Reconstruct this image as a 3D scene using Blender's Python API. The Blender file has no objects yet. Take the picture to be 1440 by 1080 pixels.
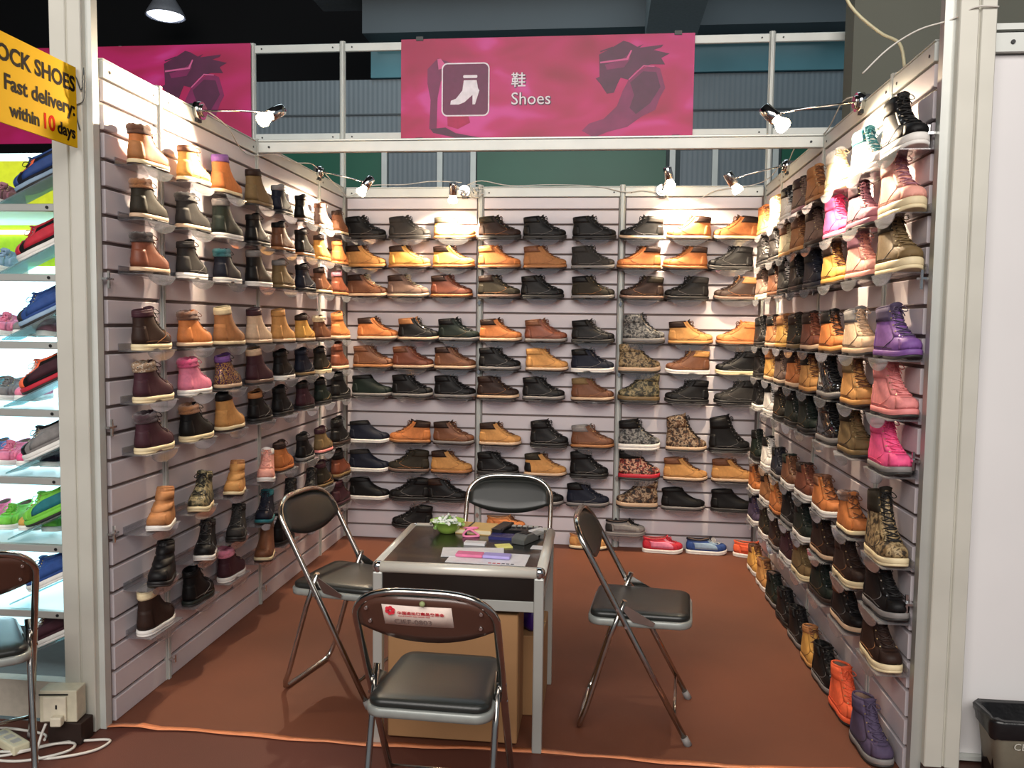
import bpy, math, random
import numpy as np
from mathutils import Vector, Matrix
random.seed(7)
PI = math.pi
SC = bpy.context.scene
COL = SC.collection

# ------------------------------------------------------------------ camera
cam_d = bpy.data.cameras.new('camera'); cam = bpy.data.objects.new('camera', cam_d); COL.objects.link(cam)
cam_d.sensor_width = 36.0; cam_d.lens = 36.0 * 1184.65 / 1440.0; cam_d.clip_start = 0.05; cam_d.clip_end = 100
Rv = Vector((0.99421762, 0.10664913, 0.0125413)); Uv = Vector((-0.01991029, 0.06831424, 0.99746516)); Fv = Vector((-0.10552204, 0.99194714, -0.07004264))
M = Matrix(((Rv.x, Uv.x, -Fv.x, 1.862), (Rv.y, Uv.y, -Fv.y, -5.951), (Rv.z, Uv.z, -Fv.z, 1.567), (0, 0, 0, 1)))
cam.matrix_world = M
SC.camera = cam

# ------------------------------------------------------------------ world, hall light, exposure
w = bpy.data.worlds.new('hall'); SC.world = w; w.use_nodes = True
w.node_tree.nodes['Background'].inputs[0].default_value = (0.80, 0.9, 1.0, 1)
w.node_tree.nodes['Background'].inputs[1].default_value = 0.22
def area(name, loc, rot, sx, sy, power, col):
    d = bpy.data.lights.new(name, 'AREA'); d.shape = 'RECTANGLE'; d.size = sx; d.size_y = sy; d.energy = power; d.color = col
    o = bpy.data.objects.new(name, d); o.location = loc; o.rotation_euler = rot; COL.objects.link(o); return o
area('hall_light_front', (1.5, -10.0, 5.5), (math.radians(62), 0, 0), 9, 4, 790, (1.0, 0.94, 0.88))
area('hall_light_back', (1.5, 1.5, 7.0), (math.radians(25), 0, 0), 8, 2.5, 150, (0.75, 0.92, 1.0))
SPOT_W = 120.0
BULB_E = 40.0
vs = SC.view_settings
vs.view_transform = 'Standard'; vs.look = 'None'; vs.gamma = 1.0; vs.exposure = 0.0; vs.use_curve_mapping = False

# ------------------------------------------------------------------ materials
MATS = {}
def lin(c):
    return tuple(((v / 255.0) / 12.92 if v <= 10 else (((v / 255.0) + 0.055) / 1.055) ** 2.4) for v in c)
def nodes(name):
    m = bpy.data.materials.new(name); m.use_nodes = True
    nt = m.node_tree; return m, nt, nt.nodes['Principled BSDF']
def add(nt, typ, **kw):
    n = nt.nodes.new(typ)
    for k, v in kw.items():
        if k in n.inputs: n.inputs[k].default_value = v
        else: setattr(n, k, v)
    return n
def obj_coord(nt, scale=1.0):
    tc = nt.nodes.new('ShaderNodeTexCoord'); mp = nt.nodes.new('ShaderNodeMapping')
    mp.inputs['Scale'].default_value = (scale,) * 3 if not isinstance(scale, tuple) else scale
    nt.links.new(tc.outputs['Object'], mp.inputs[0]); return mp.outputs[0]
def mat(name, rgb, rough=0.5, metal=0.0, var=0.08, nscale=30.0, bump=0.0, bscale=200.0, spec=0.5, coat=0.0, sheen=0.0):
    if name in MATS: return MATS[name]
    m, nt, b = nodes(name)
    c = lin(rgb)
    b.inputs['Roughness'].default_value = rough; b.inputs['Metallic'].default_value = metal
    b.inputs['Specular IOR Level'].default_value = spec
    b.inputs['Coat Weight'].default_value = coat
    b.inputs['Sheen Weight'].default_value = sheen
    co = obj_coord(nt)
    n = add(nt, 'ShaderNodeTexNoise', Scale=nscale, Detail=3.0)
    nt.links.new(co, n.inputs['Vector'])
    r = nt.nodes.new('ShaderNodeValToRGB')
    r.color_ramp.elements[0].position = 0.3; r.color_ramp.elements[1].position = 0.7
    r.color_ramp.elements[0].color = tuple(v * (1 - var) for v in c) + (1,)
    r.color_ramp.elements[1].color = tuple(min(1, v * (1 + var)) for v in c) + (1,)
    nt.links.new(n.outputs['Fac'], r.inputs[0]); nt.links.new(r.outputs[0], b.inputs['Base Color'])
    if bump > 0:
        n2 = add(nt, 'ShaderNodeTexNoise', Scale=bscale, Detail=2.0); nt.links.new(co, n2.inputs['Vector'])
        bp = add(nt, 'ShaderNodeBump', Strength=bump, Distance=0.002); nt.links.new(n2.outputs['Fac'], bp.inputs['Height'])
        nt.links.new(bp.outputs[0], b.inputs['Normal'])
    MATS[name] = m; return m
def blotch(name, cols, scale=60.0, rough=0.6, kind='noise', metal=0.0):
    if name in MATS: return MATS[name]
    m, nt, b = nodes(name); b.inputs['Roughness'].default_value = rough; b.inputs['Metallic'].default_value = metal
    co = obj_coord(nt)
    if kind == 'noise':
        n = add(nt, 'ShaderNodeTexNoise', Scale=scale, Detail=2.0, Distortion=0.6); out = n.outputs['Fac']; lo, hi = 0.32, 0.68
    else:
        n = add(nt, 'ShaderNodeTexVoronoi', Scale=scale); out = n.outputs['Distance']; lo, hi = 0.1, 0.6
    nt.links.new(co, n.inputs['Vector'])
    r = nt.nodes.new('ShaderNodeValToRGB'); r.color_ramp.interpolation = 'CONSTANT'
    while len(r.color_ramp.elements) < len(cols): r.color_ramp.elements.new(0.5)
    for i, c in enumerate(cols):
        e = r.color_ramp.elements[i]; e.position = lo + (hi - lo) * i / len(cols) if i else 0.0; e.color = lin(c) + (1,)
    nt.links.new(out, r.inputs[0]); nt.links.new(r.outputs[0], b.inputs['Base Color'])
    MATS[name] = m; return m
def emis(name, rgb, s):
    if name in MATS: return MATS[name]
    m, nt, b = nodes(name); b.inputs['Base Color'].default_value = lin(rgb) + (1,)
    b.inputs['Emission Color'].default_value = lin(rgb) + (1,); b.inputs['Emission Strength'].default_value = s
    MATS[name] = m; return m
def clear(name, tint, gloss=0.14, rough=0.05):
    if name in MATS: return MATS[name]
    m = bpy.data.materials.new(name); m.use_nodes = True; nt = m.node_tree; nt.nodes.clear()
    out = nt.nodes.new('ShaderNodeOutputMaterial'); mx = nt.nodes.new('ShaderNodeMixShader')
    tr = add(nt, 'ShaderNodeBsdfTransparent', Color=lin(tint) + (1,)); gl = add(nt, 'ShaderNodeBsdfGlossy', Roughness=rough)
    df = add(nt, 'ShaderNodeBsdfDiffuse', Color=(0.8, 0.8, 0.82, 1)); m2 = nt.nodes.new('ShaderNodeMixShader'); m2.inputs[0].default_value = 0.28
    fr = add(nt, 'ShaderNodeLayerWeight', Blend=0.35)
    ma = add(nt, 'ShaderNodeMath', operation='MULTIPLY_ADD'); ma.inputs[1].default_value = 0.5; ma.inputs[2].default_value = gloss
    nt.links.new(fr.outputs['Facing'], ma.inputs[0]); nt.links.new(ma.outputs[0], mx.inputs[0])
    nt.links.new(gl.outputs[0], m2.inputs[1]); nt.links.new(df.outputs[0], m2.inputs[2])
    nt.links.new(tr.outputs[0], mx.inputs[1]); nt.links.new(m2.outputs[0], mx.inputs[2]); nt.links.new(mx.outputs[0], out.inputs[0])
    MATS[name] = m; return m

ALU = mat('brushed aluminium', (196, 198, 192), 0.42, 0.55, 0.04, 8)
ALUW = mat('pale anodised aluminium', (205, 208, 203), 0.5, 0.25, 0.04, 8)
CHROME = mat('chrome', (215, 215, 215), 0.12, 1.0, 0.02, 10)
STEEL = mat('worn chrome tube', (190, 186, 180), 0.17, 1.0, 0.08, 25)
SLAT = mat('white melamine slat', (214, 206, 210), 0.38, 0, 0.03, 6, spec=0.5)
GROOVE = mat('slat wall groove', (120, 106, 102), 0.7)
BLKM = mat('black plastic', (22, 22, 23), 0.4)
WHT = mat('white panel', (222, 220, 220), 0.45, 0, 0.02, 3)
CABLE = mat('white cable plastic', (214, 210, 202), 0.45)
ACRY = clear('clear acrylic', (236, 236, 240))

# ------------------------------------------------------------------ mesh helpers
class MB:
    def __init__(s): s.v = []; s.f = []; s.sm = []
    def box(s, x0, y0, z0, x1, y1, z1):
        b = len(s.v)
        s.v += [(x0, y0, z0), (x1, y0, z0), (x1, y1, z0), (x0, y1, z0), (x0, y0, z1), (x1, y0, z1), (x1, y1, z1), (x0, y1, z1)]
        s.f += [tuple(b + i for i in q) for q in ((0, 3, 2, 1), (4, 5, 6, 7), (0, 1, 5, 4), (1, 2, 6, 5), (2, 3, 7, 6), (3, 0, 4, 7))]
        s.sm += [False] * 6; return s
    def loft(s, rings, closed=True, cap0=True, cap1=True, smooth=True):
        b = len(s.v); n = len(rings[0])
        for r in rings: s.v += [tuple(p) for p in r]
        for i in range(len(rings) - 1):
            for j in range(n if closed else n - 1):
                k = (j + 1) % n
                s.f.append((b + i * n + j, b + i * n + k, b + (i + 1) * n + k, b + (i + 1) * n + j)); s.sm.append(smooth)
        if cap0: s.f.append(tuple(b + j for j in range(n - 1, -1, -1))); s.sm.append(False)
        if cap1: s.f.append(tuple(b + (len(rings) - 1) * n + j for j in range(n))); s.sm.append(False)
        return s
    def tube(s, path, r, n=8, closed=False):
        P = [Vector(p) for p in path]; m = len(P); rings = []
        up = Vector((0, 0, 1)); prev = None
        for i in range(m):
            if closed: t = P[(i + 1) % m] - P[i - 1]
            else: t = P[min(i + 1, m - 1)] - P[max(i - 1, 0)]
            t.normalize()
            if prev is None:
                a = t.orthogonal().normalized()
            else:
                a = prev - t * prev.dot(t)
                if a.length < 1e-6: a = t.orthogonal()
                a.normalize()
            prev = a; c = t.cross(a)
            rr = r[i] if isinstance(r, (list, tuple)) else r
            rings.append([P[i] + a * rr * math.cos(2 * PI * k / n) + c * rr * math.sin(2 * PI * k / n) for k in range(n)])
        if closed: rings.append(rings[0])
        return s.loft(rings, True, not closed, not closed)
    def cyl(s, p0, p1, r0, r1=None, n=16):
        return s.tube([p0, p1], [r0, r0 if r1 is None else r1], n)
    def lathe(s, prof, n=20, cx=0, cy=0, cap0=True, cap1=True):
        rings = [[(cx + r * math.cos(2 * PI * k / n), cy + r * math.sin(2 * PI * k / n), z) for k in range(n)] for r, z in prof]
        return s.loft(rings, True, cap0, cap1)
    def prism(s, poly, axis, a, b):
        def P(q, t):
            return {'x': (t, q[0], q[1]), 'y': (q[0], t, q[1]), 'z': (q[0], q[1], t)}[axis]
        return s.loft([[P(q, a) for q in poly], [P(q, b) for q in poly]], smooth=False)
    def mesh(s, name):
        me = bpy.data.meshes.new(name); me.from_pydata(s.v, [], s.f)
        me.polygons.foreach_set('use_smooth', s.sm); me.update(); return me
    def obj(s, name, m=None, parent=None, loc=None):
        me = s.mesh(name); o = bpy.data.objects.new(name, me)
        if m: me.materials.append(m)
        COL.objects.link(o)
        if parent: o.parent = parent
        if loc is not None: o.location = loc
        return o
def bevel(o, wd=0.003, seg=2):
    md = o.modifiers.new('bevel', 'BEVEL'); md.width = wd; md.segments = seg; md.limit_method = 'ANGLE'; return o
def tag(o, label, cat, group=None):
    o['label'] = label; o['category'] = cat
    if group: o['group'] = group
    return o
def empty(name, loc, rz=0.0):
    o = bpy.data.objects.new(name, None); COL.objects.link(o); o.location = loc; o.rotation_euler = (0, 0, rz); o.empty_display_size = 0.1; return o
def thing(name, label, cat, loc, rz=0.0, group=None): return tag(empty(name, loc, rz), label, cat, group)
def struct(o): o['kind'] = 'structure'; return o
def smoothpath(pts, k=6, closed=False):
    P = [Vector(p) for p in pts]; n = len(P); out = []
    rng = range(n if closed else n - 1)
    for i in rng:
        p0 = P[i - 1] if (i > 0 or closed) else P[0]; p1 = P[i]; p2 = P[(i + 1) % n]; p3 = P[(i + 2) % n] if (i + 2 < n or closed) else P[-1]
        for j in range(k):
            t = j / k
            out.append(0.5 * ((2 * p1) + (p2 - p0) * t + (2 * p0 - 5 * p1 + 4 * p2 - p3) * t * t + (3 * p1 - p0 - 3 * p2 + p3) * t ** 3))
    if not closed: out.append(P[-1])
    return out
def text(body, size, loc, rot, m, parent, name='lettering', depth=0.0008, align='LEFT', bold=0.0):
    c = bpy.data.curves.new(name, 'FONT'); c.body = body; c.size = size; c.extrude = depth; c.align_x = align; c.offset = bold; c.resolution_u = 3
    t = bpy.data.objects.new(name + '_tmp', c); COL.objects.link(t)
    dg = bpy.context.evaluated_depsgraph_get(); me = bpy.data.meshes.new_from_object(t.evaluated_get(dg))
    bpy.data.objects.remove(t); bpy.data.curves.remove(c)
    o = bpy.data.objects.new(name, me); me.materials.clear(); me.materials.append(m); COL.objects.link(o)
    o.location = loc; o.rotation_euler = rot
    if parent: o.parent = parent
    return o

# ------------------------------------------------------------------ the booth shell
W = 2.949; YF = -2.97; HT = 2.533; PITCH = 0.1035; G0 = 0.096
def carpet(name, rgb):
    m, nt, b = nodes(name); b.inputs['Roughness'].default_value = 0.62; b.inputs['Specular IOR Level'].default_value = 0.35
    co = obj_coord(nt)
    n = add(nt, 'ShaderNodeTexNoise', Scale=1.6, Detail=6.0); nt.links.new(co, n.inputs['Vector'])
    r = nt.nodes.new('ShaderNodeValToRGB'); c = lin(rgb)
    r.color_ramp.elements[0].position = 0.3; r.color_ramp.elements[1].position = 0.75
    r.color_ramp.elements[0].color = tuple(v * 0.82 for v in c) + (1,); r.color_ramp.elements[1].color = (c[0] * 1.15, c[1] * 1.12, c[2] * 1.1, 1)
    nt.links.new(n.outputs['Fac'], r.inputs[0]); nt.links.new(r.outputs[0], b.inputs['Base Color'])
    f = add(nt, 'ShaderNodeTexNoise', Scale=400.0, Detail=1.0); nt.links.new(co, f.inputs['Vector'])
    n3 = add(nt, 'ShaderNodeTexNoise', Scale=5.0, Detail=2.0); nt.links.new(co, n3.inputs['Vector'])
    ad = add(nt, 'ShaderNodeMath', operation='ADD'); nt.links.new(f.outputs['Fac'], ad.inputs[0]); nt.links.new(n3.outputs['Fac'], ad.inputs[1])
    bp = add(nt, 'ShaderNodeBump', Strength=0.25, Distance=0.004); nt.links.new(ad.outputs[0], bp.inputs['Height']); nt.links.new(bp.outputs[0], b.inputs['Normal'])
    return m
struct(MB().box(-0.06, YF, -0.03, W + 0.06, 0.06, 0.0).obj('floor', carpet('rust brown booth carpet', (112, 66, 47))))
struct(MB().box(-8, -12, -0.035, 12, YF - 0.001, -0.002).obj('floor_aisle', carpet('dark red brown aisle carpet', (98, 56, 46))))
struct(MB().box(-12, YF + 0.001, -0.08, -0.07, 14, -0.03).obj('floor_hall', mat('hall concrete', (90, 88, 86), 0.7)))
# tape across the booth front
tp = MB(); pts = []
for i in range(41):
    x = -0.02 + i * (W + 0.0) / 40
    y = -2.985 + 0.012 * math.sin(i * 0.35) + 0.03 * (i / 40) + 0.004 * math.sin(i * 1.7)
    z = 0.003 + (0.012 * math.exp(-((x - 0.1) / 0.06) ** 2))
    h = 0.014 + 0.003 * math.sin(i * 0.9)
    pts.append([(x, y - h, z), (x, y + h, z), (x, y + h, z + 0.0012), (x, y - h, z + 0.0012)])
tag(tp.loft(pts, True).obj('floor_tape', mat('orange adhesive tape', (222, 140, 98), 0.35, bump=0.4, bscale=60)), 'strip of orange tape stuck across the carpet at the booth front', 'tape')

def octo(r=0.02):
    pts = []
    for k in range(8):
        a0 = PI / 8 + k * PI / 4; a1 = a0 + PI / 4
        p0 = Vector((math.cos(a0), math.sin(a0))) * r * 1.08; p1 = Vector((math.cos(a1), math.sin(a1))) * r * 1.08
        mid = (p0 + p1) / 2; nrm = mid.normalized()
        q0 = p0.lerp(p1, 0.36); q1 = p0.lerp(p1, 0.64)
        pts += [tuple(p0), tuple(q0), tuple(q0 - nrm * r * 0.35), tuple(q1 - nrm * r * 0.35), tuple(q1)]
    return pts
POST = MB().prism(octo(0.02), 'z', 0, 1).mesh('post')
POST.materials.append(ALUW)
def post(x, y, z0, z1, parent, name='post'):
    o = bpy.data.objects.new(name, POST); COL.objects.link(o); o.location = (x, y, z0); o.scale = (1, 1, z1 - z0); o.parent = parent; return o
SLATM = {}
def slatmesh(length, h):
    k = (round(length, 3), round(h, 3))
    if k not in SLATM:
        s = MB(); e = 0.003
        poly = [(0, 0), (0.014, 0), (0.016, e), (0.016, h - e), (0.014, h), (0, h)]
        s.prism(poly, 'x', 0, length); me = s.mesh('slat'); me.materials.append(SLAT); SLATM[k] = me
    return SLATM[k]
def slatwall(name, origin, rz, bays, total):
    """local x along the wall, local +y out of the wall into the booth"""
    root = struct(MB().box(bays[0][0] - 0.0, -0.045, 0.0, bays[-1][1], -0.016, HT - 0.02).obj(name, GROOVE))
    root.location = origin; root.rotation_euler = (0, 0, rz)
    for a, b in bays:
        zs = [0.0] + [G0 + PITCH * k for k in range(23)] + [2.462]
        for i in range(len(zs) - 1):
            z0 = zs[i] + (0.007 if i else 0.001); z1 = zs[i + 1] - 0.007
            if z1 - z0 < 0.02: continue
            me = slatmesh(b - a - 0.054, z1 - z0)
            o = bpy.data.objects.new('slat', me); COL.objects.link(o); o.parent = root; o.location = (a + 0.027, -0.016, z0)  # end gaps bare the darker board, imitating dark reflections beside the posts
        r = MB().box(a + 0.018, -0.03, 2.462, b - 0.018, 0.006, 2.523); r.box(a + 0.018, -0.03, 2.5265, b - 0.018, 0.006, HT)
        r.box(a + 0.02, -0.028, 2.52, b - 0.02, 0.0, 2.53)
        o = r.obj('top_rail', ALUW, root); bevel(o, 0.002, 1)
        for sx in (a + 0.06, b - 0.06):
            MB().cyl((sx, 0.002, 2.49), (sx, 0.008, 2.49), 0.006, n=8).obj('screw', BLKM, root)
    return root
wl = slatwall('wall_left', (0, 0, 0), -PI / 2, [(0, 0.53), (0.53, 1.53), (1.53, 2.53), (2.53, 2.96)], 2.96)
for y in (0.53, 1.53, 2.53): post(y, -0.012, 0, HT + 0.01, wl)
wb = slatwall('wall_back', (W, 0, 0), PI, [(0.0, 0.966), (0.966, 1.958), (1.958, 2.949)], W)
for x in (0.966, 1.958): post(x, -0.012, 0, HT + 0.01, wb)
wr = slatwall('wall_right', (W, -2.96, 0), PI / 2, [(0, 0.44), (0.44, 1.44), (1.44, 2.44), (2.44, 2.96)], 2.96)
for y in (0.44, 1.44, 2.44): post(y, -0.012, 0, HT + 0.01, wr)
# fasteners on the posts (small lock clips)
def clip(x, y, z, rz, parent, inv):
    c = MB().box(-0.012, -0.004, -0.004, 0.012, 0.018, 0.004); c.box(-0.006, 0.012, -0.016, 0.006, 0.022, 0.016)
    o = c.obj('post_clip', CHROME, parent); o.location = (x, y, z); return o
for z in (0.09, 0.75, 1.75): clip(1.53, 0.01, z, 0, wl, 0); clip(2.53, 0.01, z - 0.0, 0, wl, 0); clip(1.44, 0.01, z, 0, wr, 0); clip(0.44, 0.01, z, 0, wr, 0)
for z in (.75, 1.16, 1.72):
    b = MB().box(0, 0, -.004, .045, .022, .004); b.box(.02, .012, -.035, .028, .02, .03); o = b.obj('end_bracket', CHROME, wl); o.location = (2.925, 0, z)
for z in (.62, 1.12, 1.74, 2.22):
    b = MB().box(-.045, 0, -.004, 0, .026, .004); b.box(-.028, .014, -.035, -.02, .022, .03); o = b.obj('end_bracket', CHROME, wr); o.location = (.03, 0, z)
for z in (0.2, 0.5, 1.23, 1.72): clip(0.966, 0.01, z, 0, wb, 0); clip(1.958, 0.01, z, 0, wb, 0)

# corner uprights that carry on up to the fascia frame, and the cross beam
fr = thing('fascia_frame', 'aluminium lattice frame above the booth carrying the pink signs', 'frame', (1.5, 0.03, 2.53))
def fpost(x, z0, z1):
    o = bpy.data.objects.new('upright', POST); COL.objects.link(o); o.parent = fr; o.location = (x - 1.5, 0, z0 - 2.53); o.scale = (1, 1, z1 - z0)
for x in (-0.015, 2.962, -0.68, -1.68, 3.9): fpost(x, 2.53 if x in (-0.015, 2.962) else 2.53, 3.56)
for x0, x1 in ((-1.66, -0.70), (-0.66, -0.035), (0.005, 2.942), (2.982, 3.88)):
    for zz in (2.865, 3.49):
        b = MB().box(x0 - 1.5, -0.012, zz - 2.53, x1 - 1.5, 0.012, zz - 2.53 + 0.055); bevel(b.obj('rail', ALUW, fr), 0.003, 1)
        for sx in (x0 + 0.05, x1 - 0.05):
            MB().cyl((sx - 1.5, -0.012, zz - 2.53 + 0.028), (sx - 1.5, -0.016, zz - 2.53 + 0.028), 0.006, n=8).obj('screw', BLKM, fr)
bm = thing('cross_beam', 'pale aluminium beam spanning the booth between the side walls', 'beam', (0, -1.52, 2.47))
bevel(MB().box(0.008, -0.015, 0.0, W - 0.008, 0.015, 0.055).obj('beam_profile', ALUW, bm), 0.003, 1)
bevel(MB().box(0.008, -0.013, 0.058, W - 0.008, 0.013, 0.068).obj('beam_lip', ALU, bm), 0.002, 1)
for sx in (0.07, W - 0.07): MB().cyl((sx, -0.015, 0.028), (sx, -0.02, 0.028), 0.006, n=8).obj('screw', BLKM, bm)
# corner posts inside
for x in (-0.012, W + 0.012):
    o = bpy.data.objects.new('post', POST); COL.objects.link(o); o.location = (x, 0.012, 0); o.scale = (1, 1, HT); o['kind'] = 'structure'; o.name = 'trim_1'

# wide front posts
def bigpost(name, x0, x1, y0, y1, z0, z1):
    xm = (x0 + x1) / 2 + 0.005; g = 0.0035; d = 0.01
    def notch(a, b, y, s, parts):
        out = [(a, y)]
        for p in parts: out += [(p - s * g, y), (p - s * g, y + (d if y == y0 else -d)), (p + s * g, y + (d if y == y0 else -d)), (p + s * g, y)]
        out.append((b, y)); return out
    poly = notch(x0, x1, y0, 1, [xm]) + notch(x1, x0, y1, -1, [xm])
    o = MB().prism(poly, 'z', z0, z1).obj(name, mat('cream grey aluminium post', (205, 203, 192), 0.48, 0.2, 0.05, 5)); bevel(o, 0.003, 1); return struct(o)
bigpost('trim_2', -0.145, -0.024, -3.03, -2.93, 0, 3.3)
bigpost('trim_3', 2.985, 3.10, -3.03, -2.93, 0.075, 3.3)
struct(MB().box(-0.024, -3.0, 0, -0.001, -2.962, HT + 0.4).obj('trim_4', ALUW))
struct(MB().box(W + 0.001, -3.0, 0, W + 0.036, -2.962, HT + 0.4).obj('trim_5', ALU))
struct(MB().box(W + 0.037, -3.04, 0, 3.6, -2.9, 0.075).obj('baseboard_right', mat('dark brown skirting', (62, 34, 26), 0.6)))
# neighbour's white wall on the right
o = struct(MB().box(3.101, -2.96, 0.10, 4.6, -2.94, 2.47).obj('wall_neighbour', WHT))
for nm, z0, z1 in (('rail', 2.475, 2.535), ('rail', 2.545, 2.565), ('rail', 0.085, 0.099)):
    MB().box(3.101, -2.985, z0, 4.6, -2.94, z1).obj(nm, ALUW, o)
MB().box(3.101, -2.961, 2.536, 4.6, -2.95, 2.544).obj('rail', BLKM, o)
MB().cyl((3.17, -2.985, 2.505), (3.17, -2.99, 2.505), 0.007, n=10).obj('screw', BLKM, o)

# ------------------------------------------------------------------ the hall behind
HG = mat('green hall panel', (18, 92, 70), 0.4, 0, 0.1, 1.0)
HC = mat('grey corrugated sheet', (116, 126, 132), 0.5, 0, 0.05, 2)
HS = mat('slate soffit', (72, 79, 83), 0.6, 0, 0.1, 0.6)
HD = mat('dark hall void', (20, 21, 24), 0.9)
def corr(name, x0, x1, z0, z1, y, parent=None, m=HC):
    s = MB(); n = int((x1 - x0) / 0.016); ring = []
    for i in range(n + 1): ring.append((x0 + (x1 - x0) * i / n, y - (0.0025 if i % 4 < 2 else 0.0)))
    s.loft([[(a, b, z0) for a, b in ring], [(a, b, z1) for a, b in ring]], closed=False, cap0=False, cap1=False, smooth=False)
    o = s.obj(name, m)
    return o
hb = struct(MB().box(-14, 9.6, -0.05, 14, 9.8, 10).obj('wall_hall', HD))
struct(MB().box(-14, -12, 9.8, 14, 10, 9.95).obj('ceiling', mat('dark hall ceiling', (34, 34, 36), 0.9)))
struct(MB().box(-14, -12, 0, -13.8, 10, 9.9).obj('wall_hall_left', HD))
hm = struct(MB().box(-3.4, 5.1, 0.0, 6.5, 5.3, 3.82).obj('wall_hall_panels', mat('hall partition board', (60, 74, 76), 0.6)))
for x0, x1 in ((-3.2, -1.06), (0.2, 2.62), (4.05, 5.2)): MB().box(x0, 5.06, 2.9, x1, 5.1, 3.8).obj('panel', HG, hm)
for x0, x1 in ((-0.98, -0.33), (-0.25, 0.12), (-3.4, -3.22)):
    c = corr('panel', x0, x1, 2.9, 3.8, 5.08); c.parent = hm
for x0, x1 in ((2.8, 3.2), (3.27, 3.9)):
    c = corr('panel', x0, x1, 2.9, 3.8, 5.08); c.parent = hm
for x in (-1.03, -0.29, 0.15, 2.7, 3.23, 3.97): MB().box(x - 0.035, 5.03, 2.9, x + 0.035, 5.1, 3.8).obj('panel_post', ALUW, hm)
c = corr('wall_hall_corrugated', -3.1, 6.5, 3.85, 4.74, 5.05); struct(c)
struct(MB().box(-3.1, 5.03, 4.28, 6.5, 5.06, 4.30).obj('trim_6', HS))
struct(MB().box(-1.2, 5.0, 4.75, 6.5, 5.06, 5.2).obj('window_1', mat('teal clerestory glass', (96, 142, 152), 0.15, 0, 0.15, 1.2)))
struct(MB().box(-1.2, 4.6, 5.18, 6.5, 5.2, 5.66).obj('trim_7', HS))
struct(MB().box(-1.9, 4.2, 5.68, 6.5, 5.2, 6.6).obj('trim_8', mat('pale soffit', (112, 116, 118), 0.7)))
struct(MB().box(2.3, 0.5, 5.0, 2.9, 4.6, 5.6).obj('trim_9', mat('grey hall beam', (120, 128, 130), 0.7)))
struct(MB().box(3.40, -0.3, 0.0, 7.5, -0.1, 8.0).obj('wall_column', mat('olive grey hall column', (104, 106, 96), 0.85, 0, 0.06, 1.0)))
# high-bay lamp
hl = thing('high_bay_lamp', 'round hall pendant lamp glowing white under the dark ceiling', 'lamp', (-5.6, 8.0, 6.7))
MB().lathe([(0.05, 0.42), (0.12, 0.4), (0.16, 0.3), (0.27, 0.12), (0.33, 0.0), (0.31, 0.0), (0.25, 0.11), (0.05, 0.3)], 24).obj('reflector', mat('grey lamp dome', (150, 155, 165), 0.5), hl)
MB().lathe([(0.29, 0.03), (0.2, -0.02), (0.001, -0.03)], 24).obj('diffuser', emis('white high bay glow', (235, 240, 255), 6), hl)
MB().cyl((0, 0, 0.4), (0, 0, 3.05), 0.012, n=6).obj('hanger', BLKM, hl)
# ------------------------------------------------------------------ signs above
def banner_mat(name, seed):
    m, nt, b = nodes(name); b.inputs['Roughness'].default_value = 0.45
    co = obj_coord(nt, (0.9, 1, 1.6))
    n = add(nt, 'ShaderNodeTexNoise', Scale=1.7, Detail=1.5, Distortion=1.2); n.noise_dimensions = '4D'; n.inputs['W'].default_value = seed
    nt.links.new(co, n.inputs['Vector'])
    r = nt.nodes.new('ShaderNodeValToRGB'); E = r.color_ramp.elements
    E[0].position = 0.28; E[0].color = lin((150, 16, 60)) + (1,); E[1].position = 0.72; E[1].color = lin((210, 60, 150)) + (1,)
    e = E.new(0.46); e.color = lin((178, 18, 84)) + (1,); e = E.new(0.6); e.color = lin((194, 22, 108)) + (1,)
    nt.links.new(n.outputs['Fac'], r.inputs[0]); nt.links.new(r.outputs[0], b.inputs['Base Color']); return m
PL = mat('dark plum print', (82, 22, 62), 0.45, 0, 0.25, 6); PL2 = mat('plum print', (124, 26, 84), 0.45, 0, 0.2, 6)
WP = mat('white print', (240, 232, 240), 0.5)
def rrect(x0, z0, x1, z1, r, n=5):
    out = []
    for cx, cz, a in ((x1 - r, z0 + r, -PI / 2), (x1 - r, z1 - r, 0), (x0 + r, z1 - r, PI / 2), (x0 + r, z0 + r, PI)):
        out += [(cx + r * math.cos(a + PI / 2 * k / n), cz + r * math.sin(a + PI / 2 * k / n)) for k in range(n + 1)]
    return out
def curve2(pts, k=5):
    return [(p.x, p.y) for p in smoothpath([(a, b, 0) for a, b in pts], k, True)]
def bpt(X, Y): return (-1.012 + (X - 20) / 1395 * 2.024, (518 - Y) / 482 * .688)
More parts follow.
